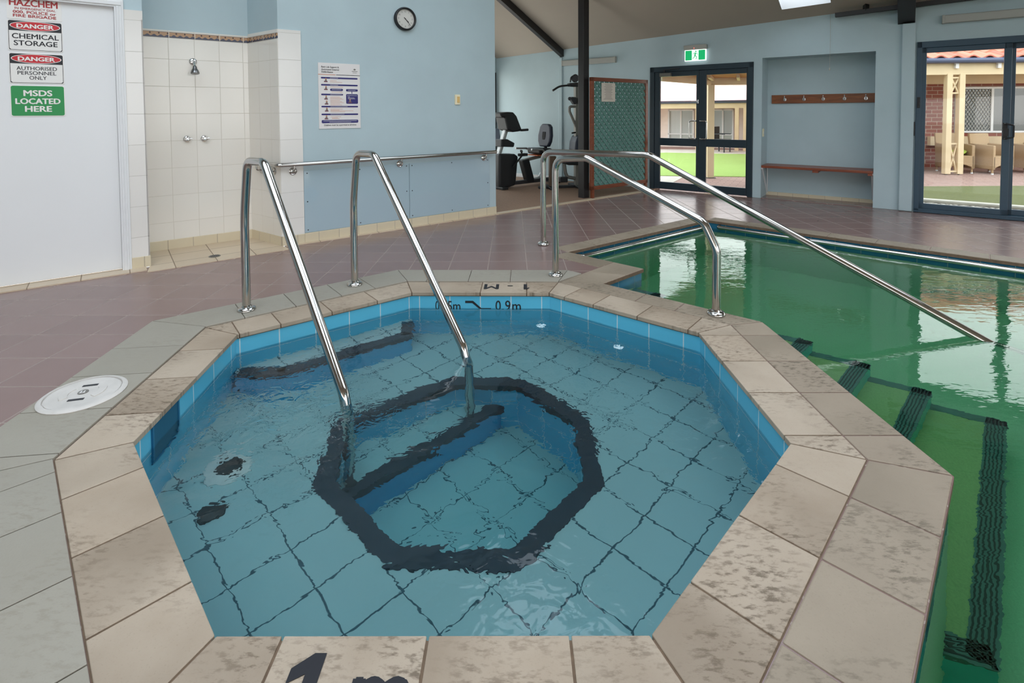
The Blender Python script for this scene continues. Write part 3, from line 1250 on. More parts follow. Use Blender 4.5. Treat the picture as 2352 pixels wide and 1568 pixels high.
def signs():
    def base(z, h, w, mat, label, x=-4.408):
        t = w1thing('sign', label, 'sign', x, z, None, 0.012)
        mb = MB()
        slab(mb, rrect(w, h, 0.012), 0, 0, 0.0, 0.0035)
        mb.build('plate', M_signw, t)
        return t
    # HAZCHEM
    t = base(2.018, 0.150, 0.30, M_signw, 'white hazchem sign with dark red lettering, topmost on the white door')
    text_mesh([('HAZCHEM', -0.004, 0.023, 0.049, 0.262, 0.03), ('IN EMERGENCY DIAL', 0.004, -0.004, 0.016, 0.225, 0.014),
               ('000, POLICE or', 0.0, -0.032, 0.021, 0.235, 0.03), ('FIRE BRIGADE', 0.0, -0.059, 0.021, 0.235, 0.03)], M_dred, 'lettering', t, y=-0.0045)

    def danger(z, label, lines):
        t = base(z, 0.222, 0.302, M_signw, label)
        mb = MB()
        slab(mb, rrect(0.292, 0.212, 0.010), 0, 0, -0.0034, 0.0006)
        mb.build('black_border', M_ink, t)
        mb = MB()
        P = [p for p in rrect(0.286, 0.206, 0.009) if p[1] < 0]
        P = [(-0.143, 0.034)] + [p for p in P] + [(0.143, 0.034)]
        P = [(-0.143, 0.034), (-0.143, -0.094)] + [(-0.134, -0.103), (0.134, -0.103)] + [(0.143, -0.094), (0.143, 0.034)]
        slab(mb, P, 0, 0, -0.0039, 0.0006)
        mb.build('white_field', M_signw, t)
        mb = MB()
        slab(mb, ell(0.139, 0.034), 0, 0.071, -0.0039, 0.0006)
        mb.build('oval_rim', M_signw, t)
        mb = MB()
        slab(mb, ell(0.134, 0.030), 0, 0.071, -0.0044, 0.0006)
        mb.build('red_oval', M_red, t)
        text_mesh([('DANGER', 0, 0.0555, 0.030, 0.200, 0.05)], M_signw, 'heading', t, y=-0.0055)
        text_mesh(lines, M_ink, 'lettering', t, y=-0.005)
        return t
    danger(1.826, 'danger chemical storage sign with red oval, second from top on the white door',
           [('CHEMICAL', 0, -0.022, 0.037, 0.255, 0.022), ('STORAGE', 0.0, -0.072, 0.037, 0.238, 0.022)])
    danger(1.588, 'danger authorised personnel only sign with red oval, between two other door signs',
           [('AUTHORISED', 0, -0.012, 0.027, 0.222, 0.010), ('PERSONNEL', 0, -0.046, 0.027, 0.212, 0.010), ('ONLY', 0.004, -0.081, 0.027, 0.095, 0.010)])
    t = base(1.351, 0.228, 0.302, M_signw, 'green sign reading msds located here, lowest on the white door')
    mb = MB()
    slab(mb, rrect(0.292, 0.218, 0.012), 0, 0, -0.0034, 0.0008)
    mb.build('green_field', M_green, t)
    text_mesh([('MSDS', 0, 0.036, 0.043, 0.155, 0.04), ('LOCATED', 0, -0.022, 0.041, 0.245, 0.04), ('HERE', 0, -0.079, 0.042, 0.145, 0.04)], M_signw, 'lettering', t, y=-0.0052)


signs()


def wall_clock():
    t = w1thing('wall_clock', 'round black rimmed wall clock on the light blue wall', 'clock', -1.449, 2.252)
    Mx = PXZ.copy()
    mb = MB()
    mb.lathe([(0.095, 0.0), (0.124, 0.0), (0.126, 0.02), (0.122, 0.036), (0.112, 0.042), (0.104, 0.036), (0.103, 0.012)], 48, Mx, caps=False)
    mb.build('rim', M_plastic, t, smooth=True)
    mb = MB()
    slab(mb, ell(0.104, 0.104, 48), 0, 0, -0.004, 0.016)
    mb.build('dial', plain('clock_dial_white', srgb(206, 204, 198), 0.4), t)
    lines = []
    for h in range(1, 13):
        a = R(90 - 30 * h)
        lines.append((str(h), 0.078 * math.cos(a), 0.078 * math.sin(a) - 0.007, 0.016, None, 0.0))
    text_mesh(lines, M_ink, 'lettering', t, y=-0.0215)
    mb = MB()
    for k in range(60):
        a = R(6 * k)
        r0 = 0.094 if k % 5 else 0.091
        c, s = math.cos(a), math.sin(a)
        mb.bar((r0 * c, -0.0212, r0 * s), (0.099 * c, -0.0212, 0.099 * s), 0.0012, 0.0008, up=(0, 1, 0))
    mb.build('minute_marks', M_ink, t)

    def hand(name, clock_deg, ln, wd, y):
        a = R(90 - clock_deg)
        c, s = math.cos(a), math.sin(a)
        mb = MB()
        mb.bar((-0.02 * c, y, -0.02 * s), (ln * c, y, ln * s), wd, 0.001, up=(0, 1, 0))
        mb.build(name, M_ink, t)
    hand('hour_hand', 131, 0.052, 0.006, -0.0235)
    hand('minute_hand', 138, 0.086, 0.004, -0.0255)
    mb = MB()
    slab(mb, ell(0.005, 0.005, 16), 0, 0, -0.022, 0.005)
    mb.build('hub', M_ink, t)


wall_clock()


def poster():
    t = w1thing('poster', 'white first aid instruction poster with navy bars on the light blue wall', 'poster', -2.166, 1.418)
    W, H = 0.418, 0.646
    mb = MB()
    mb.box(-W / 2, W / 2, -0.006, 0.0, -H / 2, H / 2)
    mb.build('board', M_cardw, t)

    def X(f):
        return (f - 0.5) * W

    def Z(f):
        return (0.5 - f) * H
    y0 = -0.006
    text_mesh([('Basic Life Support &', X(0.28), Z(0.073), 0.017, 0.172, 0.012), ('Automated External', X(0.28), Z(0.112), 0.017, 0.172, 0.012),
               ('Defibrillation', X(0.21), Z(0.150), 0.017, 0.112, 0.012)], M_ink, 'title', t, y=y0 - 0.001)
    text_mesh([('Children must be supervised at all times', X(0.5), Z(0.958), 0.016, 0.325, 0.012)], M_ink, 'footer', t, y=y0 - 0.001)
    mb = MB()
    mb.box(X(0.0), X(0.40), y0 - 0.001, y0, Z(0.182), Z(0.174))
    mb.build('orange_rule', M_orange, t)
    mb = MB()
    mb.box(X(0.42), X(1.0), y0 - 0.001, y0, Z(0.182), Z(0.174))
    mb.build('dark_rule', M_ink, t)
    mb = MB()
    slab(mb, ell(0.012, 0.008, 14), X(0.87), Z(0.085), y0, 0.001)
    mb.box(X(0.80), X(0.94), y0 - 0.001, y0, Z(0.118), Z(0.110))
    mb.box(X(0.82), X(0.92), y0 - 0.001, y0, Z(0.140), Z(0.135))
    mb.build('emblem', M_badge, t)
    bars = [(0.06, 0.94, 0.215, 0.240), (0.06, 0.94, 0.322, 0.346), (0.06, 0.575, 0.468, 0.492), (0.06, 0.94, 0.652, 0.676), (0.06, 0.94, 0.770, 0.795),
            (0.06, 0.94, 0.868, 0.916), (0.27, 0.575, 0.388, 0.424), (0.65, 0.94, 0.392, 0.428), (0.65, 0.94, 0.470, 0.620)]
    for (a, b, c, d) in bars:
        mb = MB()
        w, h = (b - a) * W, (d - c) * H
        slab(mb, rrect(w, h, min(h / 2 - 0.0005, 0.010)), X((a + b) / 2), Z((c + d) / 2), y0, 0.0012)
        mb.build('navy_bar', M_navy, t)
    mb = MB()
    mb.box(X(0.785), X(0.80), y0 - 0.001, y0, Z(0.455), Z(0.428))
    slab(mb, [(-0.007, 0), (0.007, 0), (0, -0.008)], X(0.7925), Z(0.452), y0, 0.001)
    mb.build('arrow', M_navy, t)
    # small print
    mb = MB()
    rows = [(0.27, 0.43, 0.268), (0.27, 0.56, 0.288), (0.27, 0.58, 0.364), (0.30, 0.56, 0.440)] + \
           [(0.27, 0.50 + 0.09 * ((i * 37) % 3) / 2, 0.514 + i * 0.0175) for i in range(8)] + \
           [(0.27, 0.56, 0.700), (0.27, 0.48, 0.714), (0.27, 0.82, 0.728), (0.27, 0.62, 0.742)] + \
           [(0.27, 0.52, 0.818), (0.30, 0.44, 0.833), (0.30, 0.48, 0.848)]
    for (a, b, f) in rows:
        mb.box(X(a), X(b), y0 - 0.0008, y0, Z(f + 0.004), Z(f))
    mb.build('lettering', M_orange, t)
    mb = MB()
    for (a, b, f) in [(0.27, 0.46, 0.226), (0.27, 0.46, 0.332), (0.27, 0.55, 0.478), (0.27, 0.68, 0.662), (0.27, 0.60, 0.780), (0.10, 0.90, 0.882), (0.24, 0.76, 0.900),
                      (0.31, 0.54, 0.402), (0.70, 0.88, 0.408), (0.67, 0.92, 0.490), (0.69, 0.74, 0.510), (0.69, 0.85, 0.526), (0.69, 0.87, 0.540)]:
        mb.box(X(a), X(b), y0 - 0.002, y0 - 0.001, Z(f + 0.004), Z(f))
    mb.build('lettering', M_signw, t)
    # little printed figures: head, torso and lying patient
    figs = [(0.17, 0.265), (0.17, 0.385), (0.17, 0.53), (0.18, 0.605), (0.18, 0.712), (0.17, 0.83), (0.74, 0.58)]
    for i, (fx, fz) in enumerate(figs):
        mb = MB()
        mb.cur = 0
        slab(mb, ell(0.007, 0.008, 12), X(fx) + 0.002, Z(fz) + 0.014, y0 - 0.0012, 0.001)
        mb.cur = 1
        slab(mb, [(-0.010, -0.006), (0.012, -0.008), (0.009, 0.010), (-0.004, 0.011)], X(fx), Z(fz), y0 - 0.0012, 0.001)
        mb.cur = 2
        slab(mb, rrect(0.036, 0.010, 0.004), X(fx), Z(fz) - 0.012, y0 - 0.0012, 0.001)
        mb.build('printed_figure', [M_skin, M_badge, plain('printed_plum%d' % i, srgb(120, 70, 84), 0.6)], t)


poster()


def small_wall_things():
    t = w1thing('wall_switch', 'small cream wall switch with a yellow button near the gym corner', 'switch', -0.798, 1.395)
    mb = MB()
    slab(mb, rrect(0.07, 0.115, 0.006), 0, 0, 0.0, 0.012)
    mb.build('plate', M_switch, t, bevel=0.002)
    mb = MB()
    mb.box(-0.008, 0.026, -0.018, -0.011, -0.035, 0.035)
    mb.build('button', plain('amber_button', srgb(222, 186, 120), 0.4), t, bevel=0.002)
    # acrylic splash panels with screws
    for (u0, u1, lab) in ((-2.53, -1.424, 'clear blue tinted splash panel on the clock wall next to the shower column'),
                          (-1.418, -0.352, 'clear blue tinted splash panel on the clock wall next to the gym corner')):
        t = w1thing('splash_panel', lab, 'wall panel', (u0 + u1) / 2, 0.095, 'acrylic splash panels under the wall rail')
        w = u1 - u0
        mb = MB()
        mb.box(-w / 2, w / 2, -0.009, -0.001, 0.0, 0.60)
        mb.build('sheet', M_acrylic, t, bevel=0.001)
        for i in range(3):
            for z in (0.025, 0.30, 0.575):
                if i == 1 and z == 0.30:
                    continue
                mb = MB()
                slab(mb, ell(0.006, 0.006, 10), (-w / 2 + 0.03) + i * (w / 2 - 0.03), z, -0.009, 0.003)
                mb.build('screw', M_dark, t)
    # wall handrail: along the return of the shower, round the corner, along the wall
    t = w1thing('steel_handrail', 'long polished steel handrail fixed along the light blue wall', 'handrail', -1.5, 0.0)
    side = Vector((-0.15, 0.53, 0)).normalized()
    nrm = Vector((-side.y, side.x, 0)) * 1.0   # into the alcove
    c = Vector((-2.735, 0, 0))
    off = 0.055
    pts = [c + side * 0.42 + nrm * off, c + Vector((-0.035, -off, 0)), Vector((-0.285, -off, 0))]
    zr = 0.767
    path = fillet([Vector((p.x + 1.5, p.y, zr)) for p in pts], 0.05)
    mb = MB()
    mb.tube(path, 0.0205, 16)
    mb.build('rail', M_steel, t, smooth=True)

    def bracket(base, out, off=off):
        base = Vector(base) + Vector((1.5, 0, 0))
        out = Vector(out).normalized()
        z = 0.70
        x = out.cross(Vector((0, 0, 1)))
        Mx = Matrix(((x.x, 0, out.x, base.x), (x.y, 0, out.y, base.y), (0, 1, 0, z), (0, 0, 0, 1)))
        mb = MB()
        mb.lathe([(0.012, 0), (0.036, 0), (0.036, 0.006), (0.030, 0.009), (0.026, 0.007), (0.018, 0.011), (0.0, 0.012)], 20, Mx)
        b0 = base + Vector((0, 0, z))
        p = fillet([b0, b0 + out * off, b0 + out * off + Vector((0, 0, zr - z - 0.015))], 0.03)
        mb.tube(p, 0.0075, 8)
        mb.build('bracket', M_steel, t, smooth=True)
    bracket((-2.63, -0.01, 0), (0, -1, 0))
    bracket((-1.533, -0.009, 0), (0, -1, 0))
    bracket((-0.438, -0.009, 0), (0, -1, 0))
    for s in (0.10, 0.33):
        q = c + side * s
        bracket(q + nrm * 0.006, nrm)
    # shower rose
    t = w1thing('shower_rose', 'small chrome wall shower head high in the tiled alcove', 'shower head', -3.736 + 0.376, 1.735, None, 0.522)
    mb = MB()
    mb.lathe([(0.012, 0), (0.032, 0), (0.032, 0.005), (0.024, 0.012), (0.013, 0.014)], 24, PXZ)
    mb.build('wall_flange', M_chrome, t, smooth=True)
    mb = MB()
    mb.tube(fillet([(0, -0.012, 0), (0, -0.07, -0.006), (0, -0.115, -0.05)], 0.03), 0.010, 12)
    mb.build('arm', M_chrome, t, smooth=True)
    ax = Vector((0, -0.10, -0.55)).normalized()
    xx = Vector((1, 0, 0))
    yy = ax.cross(xx)
    Mx = Matrix(((xx.x, yy.x, ax.x, 0), (xx.y, yy.y, ax.y, -0.112), (xx.z, yy.z, ax.z, -0.046), (0, 0, 0, 1)))
    mb = MB()
    mb.lathe([(0.012, 0), (0.017, 0.01), (0.018, 0.022), (0.030, 0.045), (0.036, 0.066), (0.035, 0.074), (0.0, 0.072)], 24, Mx)
    mb.build('spray_head', plain('dark_chrome', (0.22, 0.22, 0.22), 0.2, metal=0.9), t, smooth=True)
    for i, (du, side_txt) in enumerate(((0.309, 'left'), (0.45, 'right'))):
        t = w1thing('shower_tap', 'chrome lever tap on the shower tiles, %s one of the pair below the shower head' % side_txt, 'tap', -3.736 + du, 1.014, 'shower taps', 0.522)
        mb = MB()
        mb.lathe([(0.008, 0), (0.030, 0), (0.030, 0.005), (0.022, 0.012), (0.015, 0.014)], 24, PXZ)
        mb.build('flange', M_chrome, t, smooth=True)
        mb = MB()
        mb.lathe([(0.013, 0.012), (0.016, 0.02), (0.016, 0.045), (0.011, 0.052), (0, 0.053)], 18, PXZ)
        mb.build('body', M_chrome, t, smooth=True)
        for a in (15, 85):
            mb = MB()
            c_, s_ = math.cos(R(a)), math.sin(R(a))
            mb.tube([(0, -0.036, 0), (0.040 * c_, -0.040, 0.034 * s_ - 0.006)], 0.006, 10, radii=[0.0055, 0.0075])
            mb.build('lever', M_chrome, t, smooth=True)
    # shower floor drain
    t = thing('floor_drain', 'small round metal drain grate in the shower floor', 'drain', (-2.609, 4.539, 0.003), A1)
    mb = MB()
    mb.lathe([(0.0, 0), (0.046, 0), (0.046, 0.003), (0.038, 0.004), (0.037, 0.002), (0.0, 0.002)], 28)
    mb.build('grate_ring', M_grey, t, smooth=True)
    for i in range(5):
        mb = MB()
        x = (i - 2) * 0.013
        l = math.sqrt(0.034 ** 2 - x * x)
        mb.box(x - 0.003, x + 0.003, -l, l, 0.002, 0.0035)
        mb.build('slot', M_ink, t)


small_wall_things()


# ================================================================ far wall
def far_wall():
    HT = 3.3
    T = 0.13
    mb = MB()
    mb.box(-0.45, 2.79, 0, T, 0, HT)
    mb.box(2.79, 4.335, 0, T, 1.945, HT)
    mb.box(4.335, 4.447, 0, 0.40, 0, HT)
    mb.box(4.447, 5.768, 0, 0.40, 1.99, HT)
    mb.box(4.447, 5.768, 0.38, 0.46, 0, 1.99)
    mb.box(5.768, 6.18, 0, 0.40, 0, HT)
    mb.box(6.18, 9.05, 0, T, 2.065, HT)
    mb.box(9.05, 9.40, 0, T, 0, HT)
    mb.box(9.40, 12.3, 0, T, 2.065, HT)
    mb.box(12.3, 13.1, 0, T, 0, HT)
    struct(w2build(mb, 'wall_back', M_wall), 'light blue far wall with the doors and the bench recess', 'wall')
    mb = MB()
    mb.box(6.03, 6.165, -0.05, 0.0, 0, 2.30)
    mb.box(1.075, 1.15, -0.03, 0.0, 0, 2.22)
    struct(w2build(mb, 'wall_back_pilasters', M_wall, bevel=0.012, seg=3), 'light blue pilasters of the far wall', 'pilaster')
    mb = MB()
    mb.box(4.447, 5.768, 0.0, 0.38, -0.01, 0.002)
    struct(w2build(mb, 'floor_niche', M_deck), 'tiled floor of the bench recess', 'floor')
    mb = MB()
    mb.box(-0.4, 1.07, -0.012, 0.0, 0.004, 0.07)
    struct(w2build(mb, 'baseboard_gym', M_white), 'white skirting of the gym wall', 'baseboard')
    mb = MB()
    mb.box(4.447, 5.768, 0.362, 0.38, 0.0, 0.05)
    struct(w2build(mb, 'baseboard_niche', M_skirt), 'beige skirting of the bench recess', 'baseboard')
    # gym side wall with a large window, seen edge on beside the clock wall
    a = p2(-0.37)
    ang = A2 - math.pi / 2
    mb = MB()
    mb.box(-0.05, 0.03, -0.10, 0.0, 0, 3.3)
    mb.box(0.03, 3.0, -0.10, 0.0, 2.02, 3.9)
    mb.box(2.5, 6.4, -0.10, 0.0, 0, 5.2)
    struct(mb.build('wall_gym_side', M_wall, loc=a, rot=(0, 0, ang)), 'blue side wall of the gym corner', 'wall')
    d = struct(thing('window_1', 'black framed window of the gym corner', 'window', a, ang))
    mb = MB()
    mb.box(0.03, 0.085, -0.10, 0.012, 0.0, 2.02)
    mb.box(2.44, 2.5, -0.10, 0.012, 0.0, 2.02)
    mb.box(0.03, 2.5, -0.10, 0.012, 1.965, 2.02)
    mb.box(0.03, 2.5, -0.10, 0.012, 0.0, 0.05)
    mb.box(1.23, 1.28, -0.10, 0.012, 0.0, 2.02)
    mb.build('frame', M_black, d)
    mb = MB()
    mb.box(0.085, 1.23, -0.055, -0.05, 0.05, 1.965)
    mb.box(1.28, 2.44, -0.055, -0.05, 0.05, 1.965)
    mb.build('pane', M_glass, d)


far_wall()


def doors():
    # hinged double door
    d = struct(thing('door_2', 'dark glazed double door to the garden', 'door', p2(3.5625), A2))
    mb = MB()
    for (x0, x1) in ((-0.770, -0.700), (0.700, 0.770)):
        mb.box(x0, x1, -0.02, 0.10, 0, 1.945)
    mb.box(-0.770, 0.770, -0.02, 0.10, 1.865, 1.945)
    mb.build('door_frame', M_frame, d, bevel=0.004)
    for s in (-1, 1):
        x0, x1 = (-0.698, -0.002) if s < 0 else (0.002, 0.698)
        ga, gb = (-0.615, -0.040) if s < 0 else (0.112, 0.695)
        ga, gb = (-0.612, -0.038) if s < 0 else (0.108, 0.692 - 0.0)
        mb = MB()
        if s < 0:
            mb.box(x0, -0.612, 0.0, 0.045, 0.01, 1.865)
            mb.box(-0.038, x1, 0.0, 0.045, 0.01, 1.865)
            a, b = -0.612, -0.038
        else:
            mb.box(x0, 0.108, 0.0, 0.045, 0.01, 1.865)
            mb.box(0.678, x1, 0.0, 0.045, 0.01, 1.865)
            a, b = 0.108, 0.678
        mb.box(a, b, 0.0, 0.045, 0.01, 0.122)
        mb.box(a, b, 0.0, 0.045, 0.705, 0.822)
        mb.box(a, b, 0.0, 0.045, 1.79, 1.865)
        leaf = mb.build('door_leaf', M_frame, d, bevel=0.003)
        mb = MB()
        mb.box(a, b, 0.020, 0.026, 0.122, 0.705)
        mb.box(a, b, 0.020, 0.026, 0.822, 1.79)
        mb.build('pane', M_glass, leaf)
        # D pull handle
        hx, ex = (-0.030, -0.125) if s < 0 else (0.035, 0.135)
        mb = MB()
        P = fillet([(hx, 0.0, 1.095), (hx, -0.05, 1.095), (ex, -0.05, 1.095), (ex, -0.05, 0.825), (hx, -0.05, 0.825), (hx, 0.0, 0.825)], 0.03)
        mb.tube(P, 0.011, 12)
        mb.build('pull_handle', M_steel, leaf, smooth=True)
    leafs = [c for c in d.children if c.name.startswith('door_leaf')]
    mb = MB()
    mb.box(-0.030, 0.0, -0.012, 0.0, 1.36, 1.42)
    mb.build('lock_case', M_chrome, d, bevel=0.003)
    mb = MB()
    mb.bar((-0.02, -0.014, 1.395), (-0.10, -0.03, 1.395), 0.014, 0.012)
    mb.build('lever_handle', M_chrome, d, bevel=0.003)
    mb = MB()
    mb.box(-0.60, -0.42, -0.055, 0.0, 1.79, 1.845)
    mb.build('door_closer', M_grey, d, bevel=0.004)
    mb = MB()
    mb.bar((-0.52, -0.05, 1.85), (-0.52, -0.05, 1.893), 0.02, 0.02, up=(1, 0, 0))
    mb.bar((-0.54, -0.06, 1.895), (-0.29, -0.035, 1.905), 0.014, 0.012)
    mb.build('closer_arm', M_dark, d)

    # sliding door, three panels wide
    d = struct(thing('door_3', 'blue grey sliding glass door to the courtyard', 'door', p2(6.18), A2))
    mb = MB()
    mb.box(0.0, 0.05, -0.03, 0.12, 0, 2.065)
    mb.box(2.82, 2.87, -0.03, 0.12, 0, 2.065)
    mb.box(0.0, 2.87, -0.03, 0.12, 1.99, 2.065)
    mb.box(0.0, 2.87, -0.03, 0.12, 0.0, 0.045)
    mb.box(0.0, 2.87, -0.035, -0.028, 0.0, 0.02)
    mb.build('door_frame', M_frameb, d, bevel=0.004)

    def leaf(x0, x1, y0, sl, sr):
        mb = MB()
        mb.box(x0, x0 + sl, y0, y0 + 0.04, 0.045, 1.99)
        mb.box(x1 - sr, x1, y0, y0 + 0.04, 0.045, 1.99)
        mb.box(x0, x1, y0, y0 + 0.04, 1.93, 1.99)
        mb.box(x0, x1, y0, y0 + 0.04, 0.045, 0.108)
        lf = mb.build('sliding_leaf', M_frameb, d, bevel=0.003)
        mb = MB()
        mb.box(x0 + sl, x1 - sr, y0 + 0.018, y0 + 0.023, 0.108, 1.93)
        mb.build('pane', M_glass, lf)
        return lf
    l1 = leaf(0.045, 0.845, -0.018, 0.050, 0.065)
    leaf(0.80, 1.86, 0.045, 0.085, 0.06)
    leaf(1.80, 2.83, -0.018, 0.06, 0.06)
    mb = MB()
    mb.tube(fillet([(0.80, -0.02, 1.085), (0.80, -0.07, 1.085), (0.868, -0.07, 1.07), (0.868, -0.07, 0.935), (0.80, -0.07, 0.915), (0.80, -0.02, 0.915)], 0.02), 0.009, 10)
    mb.box(0.783, 0.822, -0.030, -0.018, 0.905, 1.095)
    mb.box(0.783, 0.83, -0.045, -0.028, 0.945, 1.03)
    mb.build('pull_handle', M_plastic, l1, smooth=False)
    mb = MB()
    mb.box(0.012, 0.04, -0.045, -0.028, 1.27, 1.40)
    mb.box(0.018, 0.034, -0.052, -0.045, 1.30, 1.34)
    mb.build('lock', M_plastic, d, bevel=0.003)
    mb = MB()
    mb.box(-0.022, -0.004, -0.03, -0.005, 0.93, 1.10)
    mb.build('strike_plate', M_plastic, d, bevel=0.003)
    # next sliding door further along, out of the picture but seen in the pool
    d = struct(thing('door_4', 'second blue grey sliding glass door', 'door', p2(9.40), A2))
    mb = MB()
    for x in (0.0, 0.93, 1.90, 2.85):
        mb.box(x, x + 0.06, -0.03, 0.12, 0, 2.065)
    mb.box(0.0, 2.9, -0.03, 0.12, 1.99, 2.065)
    mb.box(0.0, 2.9, -0.03, 0.12, 0.0, 0.08)
    mb.build('door_frame', M_frameb, d)
    mb = MB()
    for x in (0.06, 0.99, 1.96):
        mb.box(x, x + 0.87, 0.02, 0.026, 0.08, 1.99)
    mb.build('pane', M_glass, d)


doors()


def far_things():
    # exit sign
    t = w2thing('exit_sign', 'lit green running man exit sign above the double door', 'exit sign', 3.52, 2.0)
    mb = MB()
    mb.box(-0.17, 0.17, -0.075, 0.0, 0.175, 0.245)
    mb.build('housing', M_batten, t, bevel=0.008)
    m, nt, bs, out = newmat('lit_sign_white')
    setin(nt, bs, 'Base Color', (0.9, 0.9, 0.9))
    setin(nt, bs, 'Emission Color', (0.92, 1.0, 0.96))
    bs.inputs['Emission Strength'].default_value = 0.75
    m2, nt2, bs2, out2 = newmat('lit_sign_green')
    setin(nt2, bs2, 'Base Color', (0.0, 0.3, 0.1))
    setin(nt2, bs2, 'Emission Color', (0.005, 0.42, 0.13))
    bs2.inputs['Emission Strength'].default_value = 0.6
    mb = MB()
    mb.box(-0.162, 0.162, -0.045, -0.030, 0.005, 0.175)
    mb.build('light_panel', m, t, bevel=0.003)
    mb = MB()
    mb.box(-0.150, -0.052, -0.0475, -0.045, 0.018, 0.165)
    mb.build('green_field', m2, t)
    mb = MB()
    mb.box(0.048, 0.146, -0.0475, -0.045, 0.018, 0.165)
    mb.build('green_field', m2, t)
    # running man: head, body, arms and legs, and a door edge
    mb = MB()
    y = -0.046
    slab(mb, ell(0.011, 0.011, 16), 0.008, 0.148, y, 0.0015)
    for (a, b, w) in (((0.002, 0.130), (-0.006, 0.085), 0.020), ((0.002, 0.128), (0.030, 0.112), 0.009), ((0.030, 0.112), (0.036, 0.096), 0.008),
                      ((0.0, 0.128), (-0.024, 0.122), 0.009), ((-0.024, 0.122), (-0.034, 0.104), 0.008), ((-0.004, 0.088), (0.018, 0.066), 0.012),
                      ((0.018, 0.066), (0.012, 0.030), 0.010), ((-0.008, 0.086), (-0.018, 0.056), 0.012), ((-0.018, 0.056), (-0.042, 0.044), 0.010)):
        mb.bar((a[0], y - 0.0008, a[1]), (b[0], y - 0.0008, b[1]), w, 0.0015, up=(0, 1, 0))
    mb.build('running_figure', m2, t)
    mb = MB()
    mb.sphere((-0.012, -0.077, 0.195), 0.006)
    mr, nr, br, orr = newmat('red_indicator')
    setin(nr, br, 'Emission Color', (1, 0.05, 0.03))
    br.inputs['Emission Strength'].default_value = 2.0
    mb.build('indicator', mr, t)
    # fluorescent battens, unlit
    for (u0, u1, z, lab) in ((1.17, 2.19, 2.11, 'long unlit grey light batten above the green lattice screen'),
                             (6.42, 7.75, 2.31, 'long unlit grey light batten above the sliding door')):
        t = w2thing('light_batten', lab, 'light fitting', (u0 + u1) / 2, z, 'unlit light battens on the far wall')
        w = u1 - u0
        mb = MB()
        slab(mb, rrect(w, 0.095, 0.02), 0, 0, 0.0, 0.06)
        mb.build('diffuser', M_batten, t, bevel=0.012, seg=3)
        for s in (-1, 1):
            mb = MB()
            mb.box(s * w / 2 - 0.014, s * w / 2 + 0.014, -0.066, 0.0, -0.05, 0.05)
            mb.build('end_cap', M_batten, t, bevel=0.006)
    # recess bench
    t = w2thing('bench', 'dark red brown timber bench seat in the wall recess', 'bench', 5.108, 0.0)
    mb = MB()
    for k in range(3):
        y0 = -0.02 + k * 0.125
        mb.box(-0.655, 0.655, y0, y0 + 0.118, 0.435, 0.470)
    mb.build('seat_board', M_bench, t, bevel=0.004)
    mb = MB()
    mb.box(-0.02, 0.05, -0.01, 0.37, 0.405, 0.437)
    mb.build('batten', M_bench, t)
    mb = MB()
    mb.box(0.60, 0.65, -0.01, 0.37, 0.405, 0.437)
    mb.build('batten', M_bench, t)
    for sx in (-0.648, 0.645):
        mb = MB()
        mb.bar((sx, 0.0, 0.425), (sx, 0.36, 0.425), 0.025, 0.02)
        mb.bar((sx, 0.02, 0.415), (sx, 0.355, 0.05), 0.02, 0.014)
        mb.bar((sx, 0.365, 0.43), (sx, 0.365, 0.03), 0.02, 0.014, up=(1, 0, 0))
        mb.build('bracket', M_white, t)
    # coat rack
    t = w2thing('coat_rack', 'varnished wooden coat rail with five hooks in the wall recess', 'coat rack', 5.135, 1.41, None, 0.38)
    mb = MB()
    mb.box(-0.630, 0.630, -0.02, 0.0, -0.062, 0.062)
    mb.build('board', M_rack, t, bevel=0.004)
    for u in (4.682, 4.927, 5.162, 5.413, 5.655):
        x = u - 5.135
        mb = MB()
        slab(mb, ell(0.020, 0.024, 18), x, -0.005, -0.02, 0.005)
        mb.tube(fillet([(x, -0.024, -0.012), (x, -0.06, -0.028), (x, -0.068, 0.012)], 0.015), 0.0055, 8)
        mb.tube(fillet([(x, -0.024, 0.008), (x, -0.05, 0.012), (x, -0.06, 0.035)], 0.012), 0.0055, 8)
        mb.sphere((x, -0.068, 0.014), 0.009)
        mb.sphere((x, -0.060, 0.037), 0.009)
        mb.build('hook', M_chrome, t, smooth=True)
    # light switch on the recess cheek
    t = thing('light_switch', 'white light switch on the side of the bench recess', 'switch', p2(4.447, 0.10, 0.93), A2 + math.pi / 2)
    mb = MB()
    slab(mb, rrect(0.075, 0.115, 0.006), 0, 0, 0.0, 0.01)
    mb.build('plate', M_switch, t, bevel=0.002)
    mb = MB()
    mb.box(-0.012, 0.012, -0.014, -0.009, -0.016, 0.016)
    mb.build('rocker', M_white, t, bevel=0.002)
    # pull cord
    t = thing('pull_cord', 'thin pull cord hanging from the ceiling before the recess', 'cord', p2(5.27, -0.03, 1.77), A2)
    mb = MB()
    mb.tube([(0, 0, 0.02), (0.004, 0, 0.4), (0, 0, 0.74)], 0.0022, 6)
    mb.build('string', M_batten, t)
    mb = MB()
    mb.lathe([(0.0, 0), (0.008, 0.002), (0.010, 0.02), (0.004, 0.036), (0, 0.038)], 12)
    mb.build('bead', M_batten, t, smooth=True)


far_things()


